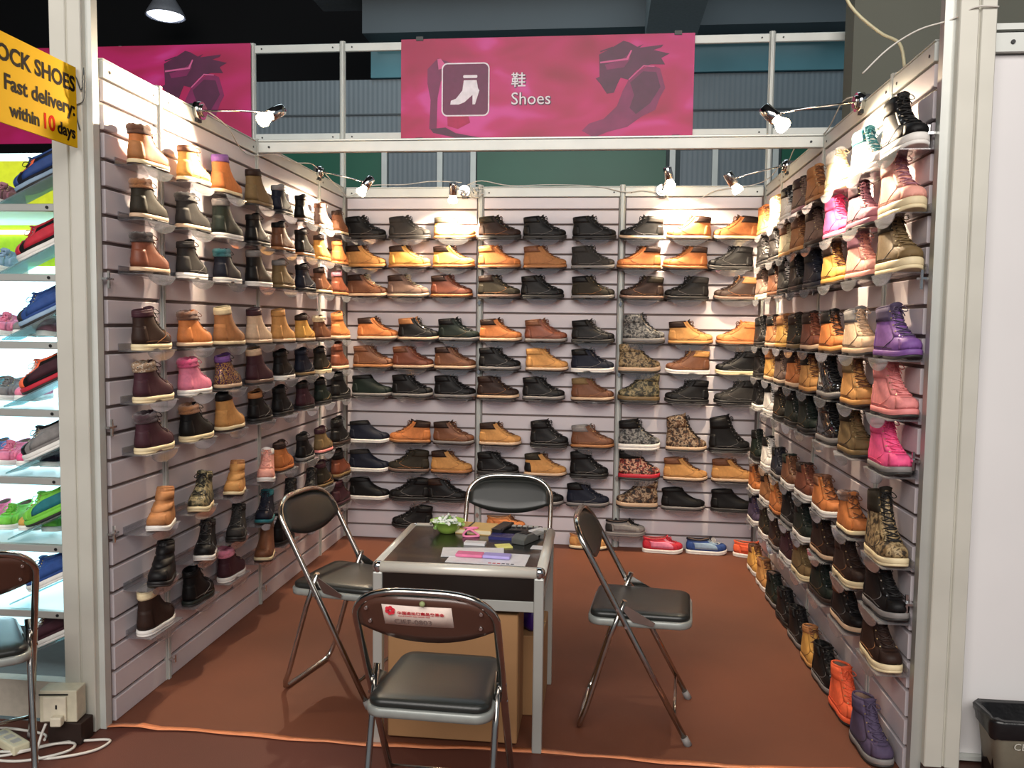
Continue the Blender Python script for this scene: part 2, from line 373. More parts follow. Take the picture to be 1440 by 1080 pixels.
def print_shoes(root, dx, y):
    def pr(pts, m, d0, d1, nm):
        MB().prism([(a + dx, b) for a, b in [bpt(*p) for p in pts]], 'y', y - d0, y - d1).obj(nm, m, root)
    top = [(972, 128), (1040, 92), (1085, 66), (1112, 74), (1150, 96), (1178, 84), (1160, 100), (1270, 88), (1262, 100), (1225, 112), (1300, 130), (1262, 150), (1280, 180), (1215, 178), (1150, 205), (1110, 248), (1075, 238), (1060, 270), (1045, 308), (1012, 312), (978, 262), (958, 240), (976, 232), (974, 160)]
    low = [(1112, 250), (1150, 210), (1215, 182), (1258, 198), (1284, 290), (1262, 330), (1240, 392), (1180, 420), (1110, 470), (1020, 492), (955, 518), (897, 486), (930, 452), (1000, 430), (1060, 372), (1086, 300)]
    pr(low, PL2, 0, .0008, 'printed_boot'); pr(top, PL, 0, .0012, 'printed_shoe')
    pr([(1120, 262), (1180, 210), (1240, 215), (1262, 285), (1215, 360), (1150, 410), (1120, 380), (1140, 320)], PL, .0008, .0014, 'printed_boot_side')
    pr([(1000, 176), (1070, 158), (1110, 128), (1118, 150), (1090, 190), (1010, 200)], PL2, .0012, .0018, 'printed_panel')
    pr([(978, 162), (1100, 148), (1120, 110), (1126, 112), (1108, 156), (978, 170)], mat('pink print line', (214, 96, 150), .5), .0018, .0022, 'printed_line')
    pr([(1112, 246), (1180, 182), (1232, 186), (1232, 191), (1182, 188), (1116, 250)], mat('pink print line', (214, 96, 150), .5), .0018, .0022, 'printed_line')
    for X in (975, 1005): pr([(X, 112), (X + 60, 92), (X + 62, 97), (X + 4, 117)], PL, 0, .001, 'printed_lace')
sg = thing('shoes_sign', 'magenta hanging sign reading Shoes with a white heeled boot icon', 'sign', (1.432, -0.01, 2.862))
MB().box(-1.012, -0.006, 0, 1.012, 0.006, 0.688).obj('sign_board', banner_mat('magenta silk print', 2.0), sg)
y = -0.0065
for i_, (pts_, m_) in enumerate((([(150, 180), (200, 130), (290, 160), (260, 200), (215, 240), (200, 320), (196, 470), (160, 470), (166, 330), (150, 250)], PL2), ([(165, 468), (240, 462), (290, 490), (480, 526), (470, 532), (290, 512), (180, 488)], PL), ([(245, 330), (350, 400), (360, 440), (300, 470), (250, 455)], mat('deep pink print', (176, 30, 84), .5)), ([(198, 134), (215, 132), (246, 172), (204, 184)], mat('pink print line', (214, 96, 150), .5)))):
    MB().prism([bpt(*p) for p in pts_], 'y', y, y - 0.0008 - .0004 * i_).obj('printed_heel', m_, sg)
print_shoes(sg, 0, y)
MB().prism(rrect(-0.722, 0.155, -0.385, 0.52, 0.04), 'y', y, y - 0.003).obj('icon_border', WP, sg)
MB().prism(rrect(-0.713, 0.164, -0.394, 0.511, 0.033), 'y', y - 0.003, y - 0.004).obj('icon_field', mat('plum icon field', (104, 22, 72), 0.45), sg)
boot = [(-0.66, 0.235), (-0.655, 0.262), (-0.62, 0.275), (-0.575, 0.33), (-0.565, 0.40), (-0.475, 0.40), (-0.465, 0.345), (-0.455, 0.33), (-0.485, 0.235), (-0.503, 0.235), (-0.503, 0.30), (-0.56, 0.25), (-0.60, 0.235)]
MB().prism(boot, 'y', y - 0.004, y - 0.005).obj('boot_icon', WP, sg)
MB().prism(rrect(-0.57, 0.415, -0.47, 0.435, 0.008), 'y', y - 0.004, y - 0.005).obj('boot_cuff_icon', WP, sg)
text('鞋', 0.105, (-0.232, y - 0.001, 0.355), (PI / 2, 0, 0), PL, sg, 'lettering', 0.0004, bold=0.004)
text('鞋', 0.105, (-0.235, y - 0.002, 0.358), (PI / 2, 0, 0), WP, sg, 'lettering', 0.0004, bold=0.001)
text('Shoes', 0.118, (-0.232, y - 0.001, 0.228), (PI / 2, 0, 0), PL, sg, 'lettering', 0.0004, bold=0.004)
text('Shoes', 0.118, (-0.235, y - 0.002, 0.231), (PI / 2, 0, 0), WP, sg, 'lettering', 0.0004)
for cx, cz in ((-0.88, 0.69), (0.9, 0.69), (-0.88, -0.003), (0.9, -0.003)):
    MB().box(cx - 0.025, -0.012, cz - 0.014, cx + 0.025, 0.012, cz + 0.014).obj('clamp', BLKM, sg)
s2 = thing('magenta_banner', 'magenta sign with printed dark shoes above the left wall', 'sign', (-1.68, -0.01, 2.862))
MB().box(-1.2, -0.006, 0, 1.0, 0.006, 0.688).obj('sign_board', banner_mat('magenta silk print two', 5.0), s2)
print_shoes(s2, -.02, y)
# yellow sign on the left, its plane runs along the side wall
YEL = mat('yellow sign card', (226, 178, 16), 0.8, 0, 0.03, 3, spec=0.1); INK = mat('black print', (26, 14, 10), 0.8, spec=0.1); RED = mat('red print', (206, 40, 12), 0.85, spec=0.05)
ys = thing('yellow_sign', 'yellow card sign reading STOCK SHOES hung by string from the left post', 'sign', (-0.04, -3.04, 2.185))
ys.rotation_euler = (0, 0, PI / 2)
MB().box(-0.58, -0.003, 0.0, -0.0, 0.003, 0.284).obj('sign_board', YEL, ys)
text('STOCK SHOES', 0.073, (-0.008, -0.0035, 0.196), (PI / 2, 0, 0), INK, ys, 'lettering', 0.0004, 'RIGHT', 0.0022)
text('Fast delivery:', 0.069, (-0.010, -0.0035, 0.110), (PI / 2, 0, 0), INK, ys, 'lettering', 0.0004, 'RIGHT', 0.0018)
text('within', 0.058, (-0.205, -0.0035, 0.030), (PI / 2, 0, 0), INK, ys, 'lettering', 0.0004, 'RIGHT', 0.0018)
text('10', 0.072, (-0.195, -0.0035, 0.030), (PI / 2, 0, 0), RED, ys, 'lettering', 0.0004, 'LEFT', 0.0018)
text('days', 0.058, (-0.113, -0.0035, 0.030), (PI / 2, 0, 0), INK, ys, 'lettering', 0.0004, 'LEFT', 0.0018)
wire = smoothpath([(-0.045, -3.05, 2.45), (-0.035, -3.04, 2.43), (-0.02, -3.036, 2.39), (-0.01, -3.034, 2.47), (-0.012, -3.034, 2.36), (-0.045, -3.036, 2.33), (-0.03, -3.036, 2.25)], 5)
tag(MB().tube(wire, 0.0022, 5).obj('string', mat('dark grey string', (70, 74, 76), 0.7)), 'grey string tying the yellow sign to the left post', 'string')

# ------------------------------------------------------------------ shoes
CO = {
 'bk': ('black', (19, 18, 19), .45), 'cg': ('charcoal', (46, 44, 43), .6), 'gy': ('grey', (128, 124, 122), .6), 'db': ('dark-brown', (48, 32, 26), .5),
 'br': ('brown', (112, 70, 46), .5), 'rb': ('red-brown', (118, 64, 44), .42), 'or': ('orange-tan', (192, 116, 62), .6), 'wt': ('wheat', (196, 142, 82), .7),
 'ta': ('tan', (166, 112, 68), .65), 'ol': ('olive', (118, 96, 62), .65), 'do': ('dark-olive', (46, 41, 32), .6), 'dg': ('dark-green', (24, 34, 29), .5),
 'nv': ('navy', (24, 28, 42), .55), 'bg': ('beige', (206, 176, 146), .7), 'cr': ('cream', (226, 208, 168), .7), 'wh': ('white', (232, 228, 222), .5),
 'pk': ('pink', (232, 132, 160), .6), 'hp': ('hot-pink', (240, 88, 140), .55), 'sp': ('salmon-pink', (228, 140, 138), .6), 'pe': ('peach-pink', (232, 164, 148), .6),
 'pu': ('purple', (122, 82, 150), .55), 'pg': ('purple-grey', (78, 66, 92), .75), 'co': ('coral', (246, 106, 66), .6), 'mr': ('maroon', (64, 36, 44), .5),
 'ye': ('yellow-tan', (208, 156, 78), .65), 'te': ('teal', (36, 112, 120), .5), 'tp': ('taupe', (118, 94, 82), .65), 'rd': ('red', (192, 40, 58), .5),
 'bl': ('blue', (44, 74, 136), .5), 'lb': ('pale-blue', (150, 176, 200), .5), 'mv': ('mauve', (160, 108, 122), .6), 'lm': ('lime', (120, 200, 70), .5)}
def cmat(k):
    if k == 'cm': return blotch('green camouflage fabric', [(46, 44, 34), (92, 86, 62), (146, 132, 96), (64, 62, 46)], 34)
    if k == 'ct': return blotch('tan camouflage fabric', [(52, 42, 30), (126, 104, 72), (166, 144, 106), (92, 76, 52)], 34)
    if k == 'cr_': return blotch('red camouflage fabric', [(44, 26, 26), (130, 44, 34), (206, 160, 130), (70, 30, 30)], 34)
    if k == 'cb': return blotch('brown leaf camouflage', [(34, 24, 18), (96, 66, 44), (160, 138, 112), (56, 40, 30)], 34)
    if k == 'cy': return blotch('grey camouflage fabric', [(34, 34, 34), (90, 90, 90), (140, 138, 132), (60, 60, 60)], 34)
    if k == 'lp': return blotch('leopard plush', [(60, 46, 44), (206, 192, 172), (150, 124, 100)], 90, 0.9, 'vor')
    if k == 'gl': return blotch('gold glitter leather', [(52, 32, 56), (190, 130, 60), (240, 200, 120), (96, 60, 96)], 160, 0.25, 'vor', 0.5)
    if k == 'pt': return mat('black patent leather', (24, 24, 26), 0.12, coat=0.6)
    n, c, r = CO[k]; return mat(n + ' leather', c, r + .05, 0, 0.10, 60, 0.25, 500, spec=0.4 if sum(c) > 200 else 0.24)
def cname(k):
    return {'cm': 'camouflage', 'ct': 'tan-camouflage', 'cr_': 'red-camouflage', 'cb': 'brown-camouflage', 'cy': 'grey-camouflage', 'lp': 'leopard', 'gl': 'gold-glitter', 'pt': 'glossy-black'}.get(k) or CO[k][0]
def rmat(k):
    n, c, r = CO[k]; return mat(n + ' rubber', c, 0.55, 0, 0.06, 40)
def fmat(k):
    if k == 'lp': return cmat('lp')
    n, c, r = CO[k]; return mat(n + ' plush', c, 0.95, 0, 0.2, 220, 1.0, 900, sheen=0.4)
def lmat(k):
    n, c, r = CO[k]; return mat(n + ' lace', c, 0.7, 0, 0.15, 300)

RT = [(.02, -.004, .975, -.006, 1.0, 0), (.004, .010, .998, .008, 1.03, 0), (.0, .024, .992, .022, 1.01, 0), (.0, .036, .965, .034, .96, .1), (.008, .046, .90, .044, .90, .3),
      (.014, .057, .81, .053, .85, .55), (.018, .068, .715, .066, .79, .8), (.02, .081, .625, .083, .75, 1), (.018, .095, .555, .101, .72, 1), (.012, .109, .505, .119, .70, 1), (.006, .124, .475, .137, .69, 1)]
GL = np.array([[0, .98], [.25, .86], [.45, .80], [.75, 1.06], [1, 1.15]]); GHh = np.array([[0, 1.0], [.5, .98], [1, .80]])
STY = {  # L, collar height above sole, width, sole T, sole kind, laces rows, fur, kind
 'c': dict(L=.298, H=.122, w=.049, T=.027, lug=1, rows=4, op=.95),
 'd': dict(L=.298, H=.116, w=.049, T=.024, lug=0, rows=0),
 'w': dict(L=.268, H=.142, w=.049, T=.030, lug=1, rows=5),
 'h': dict(L=.275, H=.195, w=.050, T=.030, lug=0, rows=7),
 't': dict(L=.285, H=.150, w=.051, T=.040, lug=0, rows=5),
 's': dict(L=.275, H=.078, w=.047, T=.026, lug=0, rows=4, fx=.62),
 'k': dict(L=.215, H=.125, w=.046, T=.024, lug=1, rows=3),
 'n': dict(L=.235, H=.150, w=.048, T=.024, lug=0, rows=0),
 'f': dict(L=.225, H=.118, w=.047, T=.024, lug=1, rows=3, fur=1),
 'v': dict(L=.215, H=.125, w=.046, T=.022, lug=0, rows=0, strap=1)}
NOUN = {'c': 'ankle boot', 'd': 'slip-on ankle boot', 'w': 'work boot', 'h': 'high lace-up boot', 't': 'thick-soled boot', 's': 'low sneaker', 'k': "child's boot", 'n': 'plain snow boot', 'f': "child's furry boot", 'v': 'velcro-strap boot'}
NU = 28
SHOE = {}
def shoe_meshes(code):
    if code in SHOE: return SHOE[code]
    s = STY[code]; L, H, w0, T = s['L'], s['H'], s['w'], s['T']
    def zm(z): return (z if z < .045 else .045 + (z - .045) * (H - .045) / (.124 - .045)) + T
    rt = RT
    U = [2 * PI * j / NU for j in range(NU)]
    def plan(u, bl):
        sx = (1 - math.cos(u)) / 2; g = (1 - bl) * np.interp(sx, GL[:, 0], GL[:, 1]) + bl * np.interp(sx, GHh[:, 0], GHh[:, 1])
        e = .8 * (1 - bl) + .95 * bl
        su = math.sin(u); return sx, math.copysign(abs(su) ** e, su) * g
    G = []
    for k, (bx, bz, fx, fz, wf, bl) in enumerate(rt):
        if s.get('fx') and k > 5: fx = max(fx, s['fx'] + .12 * (10 - k) / 5)
        row = []
        for u in U:
            sx, yy = plan(u, bl); x = L * (bx + (fx - bx) * sx); spring = .010 * max(0, (x / L - .78) / .22) ** 1.5
            z = zm(bz) + (zm(fz) - zm(bz)) * sx
            if s.get('fx') and k >= 8: z -= .012 * math.sin(PI * sx) * (k - 7) / 3
            row.append((x, w0 * wf * yy, z + spring))
        G.append(row)
    G = np.array(G); NT = len(G)
    du = np.roll(G, -1, 1) - np.roll(G, 1, 1); dt = np.gradient(G, axis=0); N = np.cross(du, dt); N /= np.linalg.norm(N, axis=2)[..., None] + 1e-9
    cen = G.mean(axis=1, keepdims=True)
    sgn = np.sign((N * (G - cen)).sum(axis=2).mean()); N *= sgn
    def S(t, u, off=0.0):
        tf = min(max(t, 0), 1) * (NT - 1); i = min(int(tf), NT - 2); a = tf - i
        uf = (u / (2 * PI) * NU) % NU; j = int(uf) % NU; b = uf - int(uf); k = (j + 1) % NU
        def bi(A): return (A[i, j] * (1 - b) + A[i, k] * b) * (1 - a) + (A[i + 1, j] * (1 - b) + A[i + 1, k] * b) * a
        return bi(G) + bi(N) * off
    def patch(t0, t1, u0, u1, off, nt=5, nu=8):
        mb = MB(); rings = []
        for i in range(-1, nt + 2):
            row = []
            for j in range(-1, nu + 2):
                edge = i in (-1, nt + 1) or j in (-1, nu + 1)
                ii = min(max(i, 0), nt); jj = min(max(j, 0), nu)
                row.append(tuple(S(t0 + (t1 - t0) * ii / nt, u0 + (u1 - u0) * jj / nu, -.002 if edge else off)))
            rings.append(row)
        mb.loft(rings, False, False, False); return mb
    out = {}
    mb = MB(); mb.loft([[tuple(p) for p in r] for r in G], True, True, False); out['upper'] = mb
    # lining bowl
    top = G[-1]; c = top.mean(axis=0); rings = []
    for dz, sc in ((0.001, 1.0), (.002, .90), (-.02, .84), (-(H * .62), .74)):
        rings.append([tuple(np.array([c[0], c[1], 0]) + (p - c) * np.array([sc, sc, 0]) + np.array([0, 0, p[2] + dz])) for p in top])
    out['lining'] = MB().loft(rings, True, False, True)
    # collar
    fur = s.get('fur'); op = s.get('op', .42) if s['rows'] else 0.0
    rc = .011 if fur else (.0045 if code in ('c', 'w', 'h', 't', 'k') else .0035)
    rings = []; rnd = random.Random(3)
    m = 22
    for i in range(m + 1):
        u = -PI + op + (2 * PI - 2 * op) * i / m
        p = S(1, u % (2 * PI)); d = p - c; d[2] = 0; d /= np.linalg.norm(d) + 1e-9
        r_ = rc * (1 + (rnd.uniform(-.25, .25) if fur else 0))
        ce = p - d * (.002) + np.array([0, 0, .001])
        rings.append([tuple(ce + d * r_ * math.cos(a) + np.array([0, 0, 1]) * r_ * 1.25 * math.sin(a)) for a in [2 * PI * q / 8 for q in range(8)]])
    mb = MB().loft(rings, True)
    t0 = .76 if code in ('c', 'w', 'h', 't') else (.86 if code != 's' else .9)
    if fur: t0 = .84
    b2 = patch(t0, .995, -PI + op + .25, PI - op - .25, .0028 if not fur else .005, 3, 16)
    off = len(mb.v); mb.v += b2.v; mb.f += [tuple(q + off for q in f) for f in b2.f]; mb.sm += b2.sm
    out['collar'] = mb
    # sole
    def outline(z, ex, botfn=None):
        row = []
        for u in [2 * PI * j / 40 for j in range(40)]:
            sx, yy = plan(u, 0); x = L * (.004 + (.994) * sx); y = w0 * yy; nx = -math.cos(u); ny = math.sin(u)
            sp = .010 * max(0, (x / L - .78) / .22) ** 1.5
            zz = z + sp
            if botfn: zz = botfn(x / L) + sp * 1.2
            row.append((x + nx * ex, y + ny * ex, zz))
        return row
    tt = T * .38
    def bot(sx): return tt - .001 if (s['lug'] and .31 < sx < .44) else 0.0
    out['midsole'] = MB().loft([outline(tt, .003), outline(tt + .002, .0045), outline(T - .003, .0045), outline(T + .001, .001)], True, True, True)
    out['outsole'] = MB().loft([outline(0, .001, bot), outline(.003, .0035, lambda q: bot(q) if bot(q) > 0 else .003), outline(tt, .0035)], True, True, True)
    # tongue
    if s['rows']:
        rings = []
        for i in range(7):
            t = .5 + .5 * min(i, 5) / 5; p = S(t, PI, -.001 if i < 5 else -.003)
            if i == 6: p = p + np.array([.006, 0, .016])
            if i == 5: p = p + np.array([.002, 0, .004])
            wd = .013 + .010 * i / 6; row = []
            for q in (-1, -.5, 0, .5, 1): row.append((p[0] - .008 * q * q, wd * q, p[2] - .002 * abs(q) - (.006 * q * q if i == 6 else 0)))
            row += [(a - .006, b, z) for a, b, z in reversed(row)]
            rings.append(row)
        out['tongue'] = MB().loft(rings, True)
        lc = MB(); n = s['rows']
        for i in range(n):
            t = .46 + .46 * i / max(1, n - 1) if n > 1 else .7; t2 = min(1, t + .42 / n)
            for sgn_ in (-1, 1):
                pa = [tuple(S(t + (t2 - t) * q / 4, PI + sgn_ * (-.62 + 1.24 * q / 4) * (1 if t > .55 else .8), .0035 + .0015 * (q in (1, 2, 3)))) for q in range(5)]
                lc.tube(pa, .0024, 4)
            pa = [tuple(S(t, PI + (-.62 + 1.24 * q / 4) * (1 if t > .55 else .8), .0055 if q in (1, 2, 3) else .003)) for q in range(5)]
            lc.tube(pa, .0019, 4)
        # bow
        tb = S(.97 if code != 's' else .9, PI, .006)
        for sg in (-1, 1):
            loop = smoothpath([tb, tb + np.array([.010, sg * .014, .004]), tb + np.array([.016, sg * .026, -.010]), tb + np.array([.014, sg * .014, -.014]), tb], 3)
            lc.tube(loop, .0018, 4)
            lc.tube([tb, tb + np.array([.012, sg * .008, -.012]), tb + np.array([.018, sg * .016, -.030])], .0018, 4)
        out['laces'] = lc
        el = MB()
        for i in range(n):
            t = .46 + .46 * i / max(1, n - 1)
            for sgn_ in (-1, 1):
                u = PI + sgn_ * .72 * (1 if t > .55 else .85); p = S(t, u, .001); q = S(t, u, .0042)
                el.tube([p, q], [.0038, .0028], 6)
        out['eyelets'] = el
        # eyestay
        ey = patch(.44, .97, PI - .95, PI - .50, .0018, 5, 3); e2 = patch(.44, .97, PI + .50, PI + .95, .0018, 5, 3)
        off = len(ey.v); ey.v += e2.v; ey.f += [tuple(q + off for q in f) for f in e2.f]; ey.sm += e2.sm
        out['eyestay'] = ey
    if code in ('c', 'w', 'h', 't', 'k'):
        sw = MB()
        for sg in (-1, 1):
            sw.tube([tuple(S(.08 + .42 * q / 8, PI + sg * (1.75 - .8 * math.sin(PI / 2 * q / 8)), .0012)) for q in range(9)], .0011, 4)
            sw.tube([tuple(S(.10 + .03 * math.sin(PI * q / 10), sg * (.7 + 1.35 * q / 10), .0010)) for q in range(11)], .0009, 4)
        out['stitching'] = sw
    out['heel_patch'] = patch(.06, .62, -.85, .85, .0016, 5, 10)
    out['toe_cap'] = patch(.06, .40, PI - .75, PI + .75, .0014, 5, 10)
    if code == 's':
        st = patch(.12, .60, .95, 2.15, .0016, 4, 8); e2 = patch(.12, .60, -2.15, -.95, .0016, 4, 8)
        off = len(st.v); st.v += e2.v; st.f += [tuple(q + off for q in f) for f in e2.f]; st.sm += e2.sm
        out['side_panel'] = st
    if s.get('strap'):
        st = patch(.50, .66, PI - 1.6, PI + 1.6, .004, 2, 14); e2 = patch(.74, .92, PI - 1.7, PI + 1.7, .004, 2, 14)
        off = len(st.v); st.v += e2.v; st.f += [tuple(q + off for q in f) for f in e2.f]; st.sm += e2.sm
        out['strap'] = st
    res = {}
    for k, mb in out.items():
        me = mb.mesh(k); me.materials.append(None)
        # consistent outward normals are not needed for opaque leather
        res[k] = me
    SHOE[code] = res; return res
def shoe(spec, loc, rz, place, rx=0.0, scale=1.0, name=None, group=None, label=None, ry=0.0):
    """spec: style upper collar sole [opts] ; opts: h:<c> heel colour, t:<c> toe colour, l:<c> lace colour"""
    P = spec.split(); st, up, colr, sole = P[:4]; opt = dict(p.split(':') for p in P[4:])
    desc = cname(up) + ' ' + NOUN[st]
    if colr != up and colr in CO or colr == 'lp': extra = ' with ' + cname(colr) + ' collar'
    elif 'h' in opt and opt['h'] != up: extra = ' with ' + cname(opt['h']) + ' heel'
    elif sole in ('wh', 'cr'): extra = ' with ' + cname(sole) + ' sole'
    else: extra = ''
    nm = name or {'s': 'sneaker'}.get(st, 'boot')
    root = thing(nm, label or (desc + extra + ', ' + place), 'shoe' if st == 's' else 'boot', loc, rz, group)
    root.rotation_euler = (rx, ry, rz); root.scale = (scale,) * 3
    ms = shoe_meshes(st)
    um = cmat(up); lace = opt.get('l', 'br' if up in ('wt', 'ye', 'or', 'ta') else (up if up in CO else 'bk'))
    if st in ('k', 'f', 'v') and 'l' not in opt and up in ('bk', 'db'): lace = 'cg'
    cm = fmat(colr) if STY[st].get('fur') else cmat(colr)
    heel = opt.get('h', None); toe = opt.get('t', None)
    tab = {'upper': um, 'collar': cm, 'lining': (fmat(colr) if (STY[st].get('fur') or st in ('n',)) and colr in CO else cmat('tp' if up not in ('bk', 'cg', 'db', 'nv') else 'bk')),
           'midsole': rmat(sole), 'outsole': rmat(opt.get('o', 'db' if up in ('wt', 'ye', 'or', 'ta', 'br', 'rb') and sole != 'wh' else ('cg' if sole not in ('wh', 'cr') else sole))),
           'tongue': cmat(opt.get('g', colr if colr in CO and not STY[st].get('fur') else up)), 'laces': lmat(lace), 'eyestay': cmat(opt.get('e', up)),
           'heel_patch': cmat(heel or up), 'toe_cap': cmat(toe or up), 'strap': cmat(opt.get('x', up)), 'side_panel': cmat(opt.get('p', up)),
           'eyelets': mat('brass eyelet', (196, 176, 130), .3, .8) if up not in ('bk', 'cg', 'pt', 'nv', 'dg') else mat('gunmetal eyelet', (150, 150, 152), .3, .8), 'stitching': lmat(opt.get('z', {'bk': 'gy', 'db': 'ta', 'do': 'ta', 'cg': 'gy', 'nv': 'gy', 'dg': 'ol', 'br': 'ta', 'rb': 'db', 'or': 'br', 'ye': 'br', 'wt': 'br', 'ta': 'br'}.get(up, 'cg' if up not in ('wh', 'cr', 'pk', 'hp', 'sp', 'pe', 'co') else up)))}
    made = {}
    for k, me in ms.items():
        o = bpy.data.objects.new(k, me); COL.objects.link(o); made[k] = o
        o.parent = made[{'toe_cap': 'upper', 'heel_patch': 'upper', 'eyestay': 'upper', 'strap': 'upper', 'side_panel': 'upper', 'outsole': 'midsole', 'laces': 'tongue', 'eyelets': 'upper', 'stitching': 'upper'}.get(k)] if k in ('toe_cap', 'heel_patch', 'eyestay', 'strap', 'outsole', 'laces', 'eyelets', 'stitching', 'side_panel') else root
        if k == 'eyelets': o['kind'] = 'stuff'
        o.material_slots[0].link = 'OBJECT'; o.material_slots[0].material = tab[k]
    return root
# shelf (local: x along wall, -y towards the room; plate top at z=0)
sp = MB().box(-.125, -.108, -.004, .125, 0.0, 0.0); sp.box(-.125, -.004, 0, .125, .0, .028)
SH1 = sp.mesh('shelf_plate'); SH1.materials.append(ACRY)
seg = [(-.105, 0)] + [(.105 * math.cos(a), -.042 * math.sin(a)) for a in [PI - PI * k / 12 for k in range(1, 12)]] + [(.105, 0)]
SH2 = MB().prism(seg, 'y', -.1115, -.1085).mesh('shelf_lip'); SH2.materials.append(ACRY)
def shelf(loc, rz, label, group):
    r = thing('shoe_shelf', label, 'shelf', loc, rz, group)
    for nm, me in (('shelf_plate', SH1), ('shelf_lip', SH2)):
        o = bpy.data.objects.new(nm, me); COL.objects.link(o); o.parent = r
ORD = ['first', 'second', 'third', 'fourth', 'fifth', 'sixth', 'seventh', 'eighth', 'ninth', 'tenth', 'eleventh']
ROWN = ['top row', 'second row', 'third row', 'fourth row', 'fifth row', 'sixth row', 'seventh row', 'eighth row', 'ninth row']
ZR = [2.155, 1.953, 1.748, 1.445, 1.245, 1.043, .712, .503, .300]
def colx(u):  # back wall column position (metres from the left wall) from a scale along the wall
    return 0.188 + (u - 515) * (2.761 - 0.188) / (1033 - 515)
BACKX = [[513, 577, 642, 706, 769, 838, 903, 967, 1030], [513, 577, 641, 706, 770, 837, 900, 963, 1024], [516, 575, 638, 706, 767, 838, 905, 966, 1033],
         [531, 591, 649, 709, 773, 839, 909, 973, 1038], [525, 583, 644, 708, 775, 839, 904, 970, 1038], [523, 582, 644, 706, 771, 840, 904, 970, 1037],
         [519, 579, 643, 710, 780, 841, 906, 971, 1030], [519, 577, 640, 707, 775, 837, 907, 971, 1037], [519, 579, 634, 702, 772, 836, 905, 969, 1037]]
BACK = [
 ["c bk bk cg", "c cg cg cg", "c wt do ta", "c db do cg e:bk", "c bk bk cg", "c bk bk bk", "c bk cg bg F", "c or db cr F", "c or db cr F"],
 ["c wt db wt", "c ye db ta", "c ye db ta", "c or or ta", "c ta br ta l:br", "c cg cg gy", "c or db ta F", "c or db ta F", "c bk bk cg F"],
 ["c br db bg l:cr", "c tp db bg l:cr", "c rb db ta", "c do db tp", "c bk bk cg", "c do bk gy", "c db do tp F", "c bk cg bk F", "c db ta tp F"],
 ["c or db bg", "c bk ta bg", "c dg bk gy", "c or db bg", "c rb br gy", "c bk bk cg l:gy", "t cy cy gy", "c wt db wt t:wt", "c or or ta F"],
 ["c br br ta", "c rb br bg", "c br db bg", "c bk bk gy", "c wt wt bg", "c nv bk wh", "t ct ct bg", "c br wt wh F", "c bk bk cr F"],
 ["d dg bk gy", "c bk bk gy", "c bk bk gy", "c db db bg", "c bk bk gy", "c br ol bg", "t cm cm cm_ F", "c bk bk bk F", "c cg bk bk F"],
 ["d nv bk wh", "c or db ta F", "c br db gy", "c wt db bg", "w bk bk bk", "c br gy ta", "t cy bk wh", "h cb cb cb_", "h bk bk bk"],
 ["d nv cg wh", "c do do tp F", "c wt db ta", "c bk bk cg", "c wt do bg h:bk", "w bk bk bk", "t cr_ bk rd", "c wt br bg", "c wt br bg"],
 ["d bk bk wh", "c bk bk bk F", "c bk db bk", "c db bk gy", "c bk bk gy", "c nv bk gy", "t cb cb bg F", "d bk bk gy", "d bk bk cg"]]
for r in range(9):
    for c in range(9):
        sp_ = BACK[r][c].replace('cm_', 'ol').replace('cb_', 'bg'); fl = sp_.endswith(' F'); sp_ = sp_[:-2] if fl else sp_
        x = colx(BACKX[r][c]); L = STY[sp_[0]]['L']
        pl = ORD[c] + ' from left, ' + ROWN[r] + ', back wall'
        jz = random.uniform(-.03, .03)
        if fl: shoe(sp_, (x + L / 2, -.062, ZR[r] + .0005), PI + jz, pl, group='shoes on the back wall')
        else: shoe(sp_, (x - L / 2, -.062, ZR[r] + .0005), jz, pl, group='shoes on the back wall')
        shelf((x, -.001, ZR[r]), 0, 'clear acrylic shelf under the ' + ORD[c] + ' shoe from left, ' + ROWN[r] + ', back wall', 'clear shelves on the back wall')
# left wall, front to back
LY = [-2.74, -2.38, -2.04, -1.68, -1.34, -.99, -.66, -.30]
LEFT = [
 ["f or br cr h:ta", "k ye br cr", "n or pu cr", "n ol db ol", "k nv gy bk", "k bk bk tp", "k tp br bg", "k br db cr"],
 ["f do ta bg", "f cg cg bg", "n dg gy wh", "k bk bk bk", "k br bk ta t:or", "k bk bk ta t:ta", "k ye db ye", "k or or ta"],
 ["f rb db bg", "k cg cg wh", "f nv te wh", "n bk gy wh", "k ol gy ol t:ta", "k nv bk bk", "k br db cr t:or", "k rb mv ta"],
 ["k db mr cr t:rb", "f or br bg", "n ta cr cr", "n bg mr bg", "n wt wt bg", "k ye db bg", "f br cr tp", "w or or bg"],
 ["f mr lp cr", "f pk hp wh", "k gl pu bg", "n mr bg tp", "k bk bk wh", "k nv nv ol", "k do bk cr", "w rb rb bg"],
 ["f mr mr cr", "f bk ta cr", "n wt bk cr", "k bk ta bk", "k bk bk bk", "k mr bk bk", "k dg bk bk", "w bk bk bk"],
 ["v ta ta wh N", "k cm cm cr N", "v wt ta cr N", "k pe wh wh N", "k or db or", "k bk cg gy", "k ol mr sp", "w bk bk db"],
 ["v bk bk bk N", "k bk bk wh N", "k cg bk bk N", "k nv te te N", "k bk bk bk N", "k bk bk bk N", "k do mr ol", "w rb bk ol"],
 ["n db cr wh", "k bk bk dg", "f mr pk wh", "n br tp cr N", "n bk bk bk", "k bk bk bk", "k db db tp", "w mr mr mr"]]
LZ = [2.158, 1.955, 1.748, 1.448, 1.242, 1.040, .725, .502, .307]
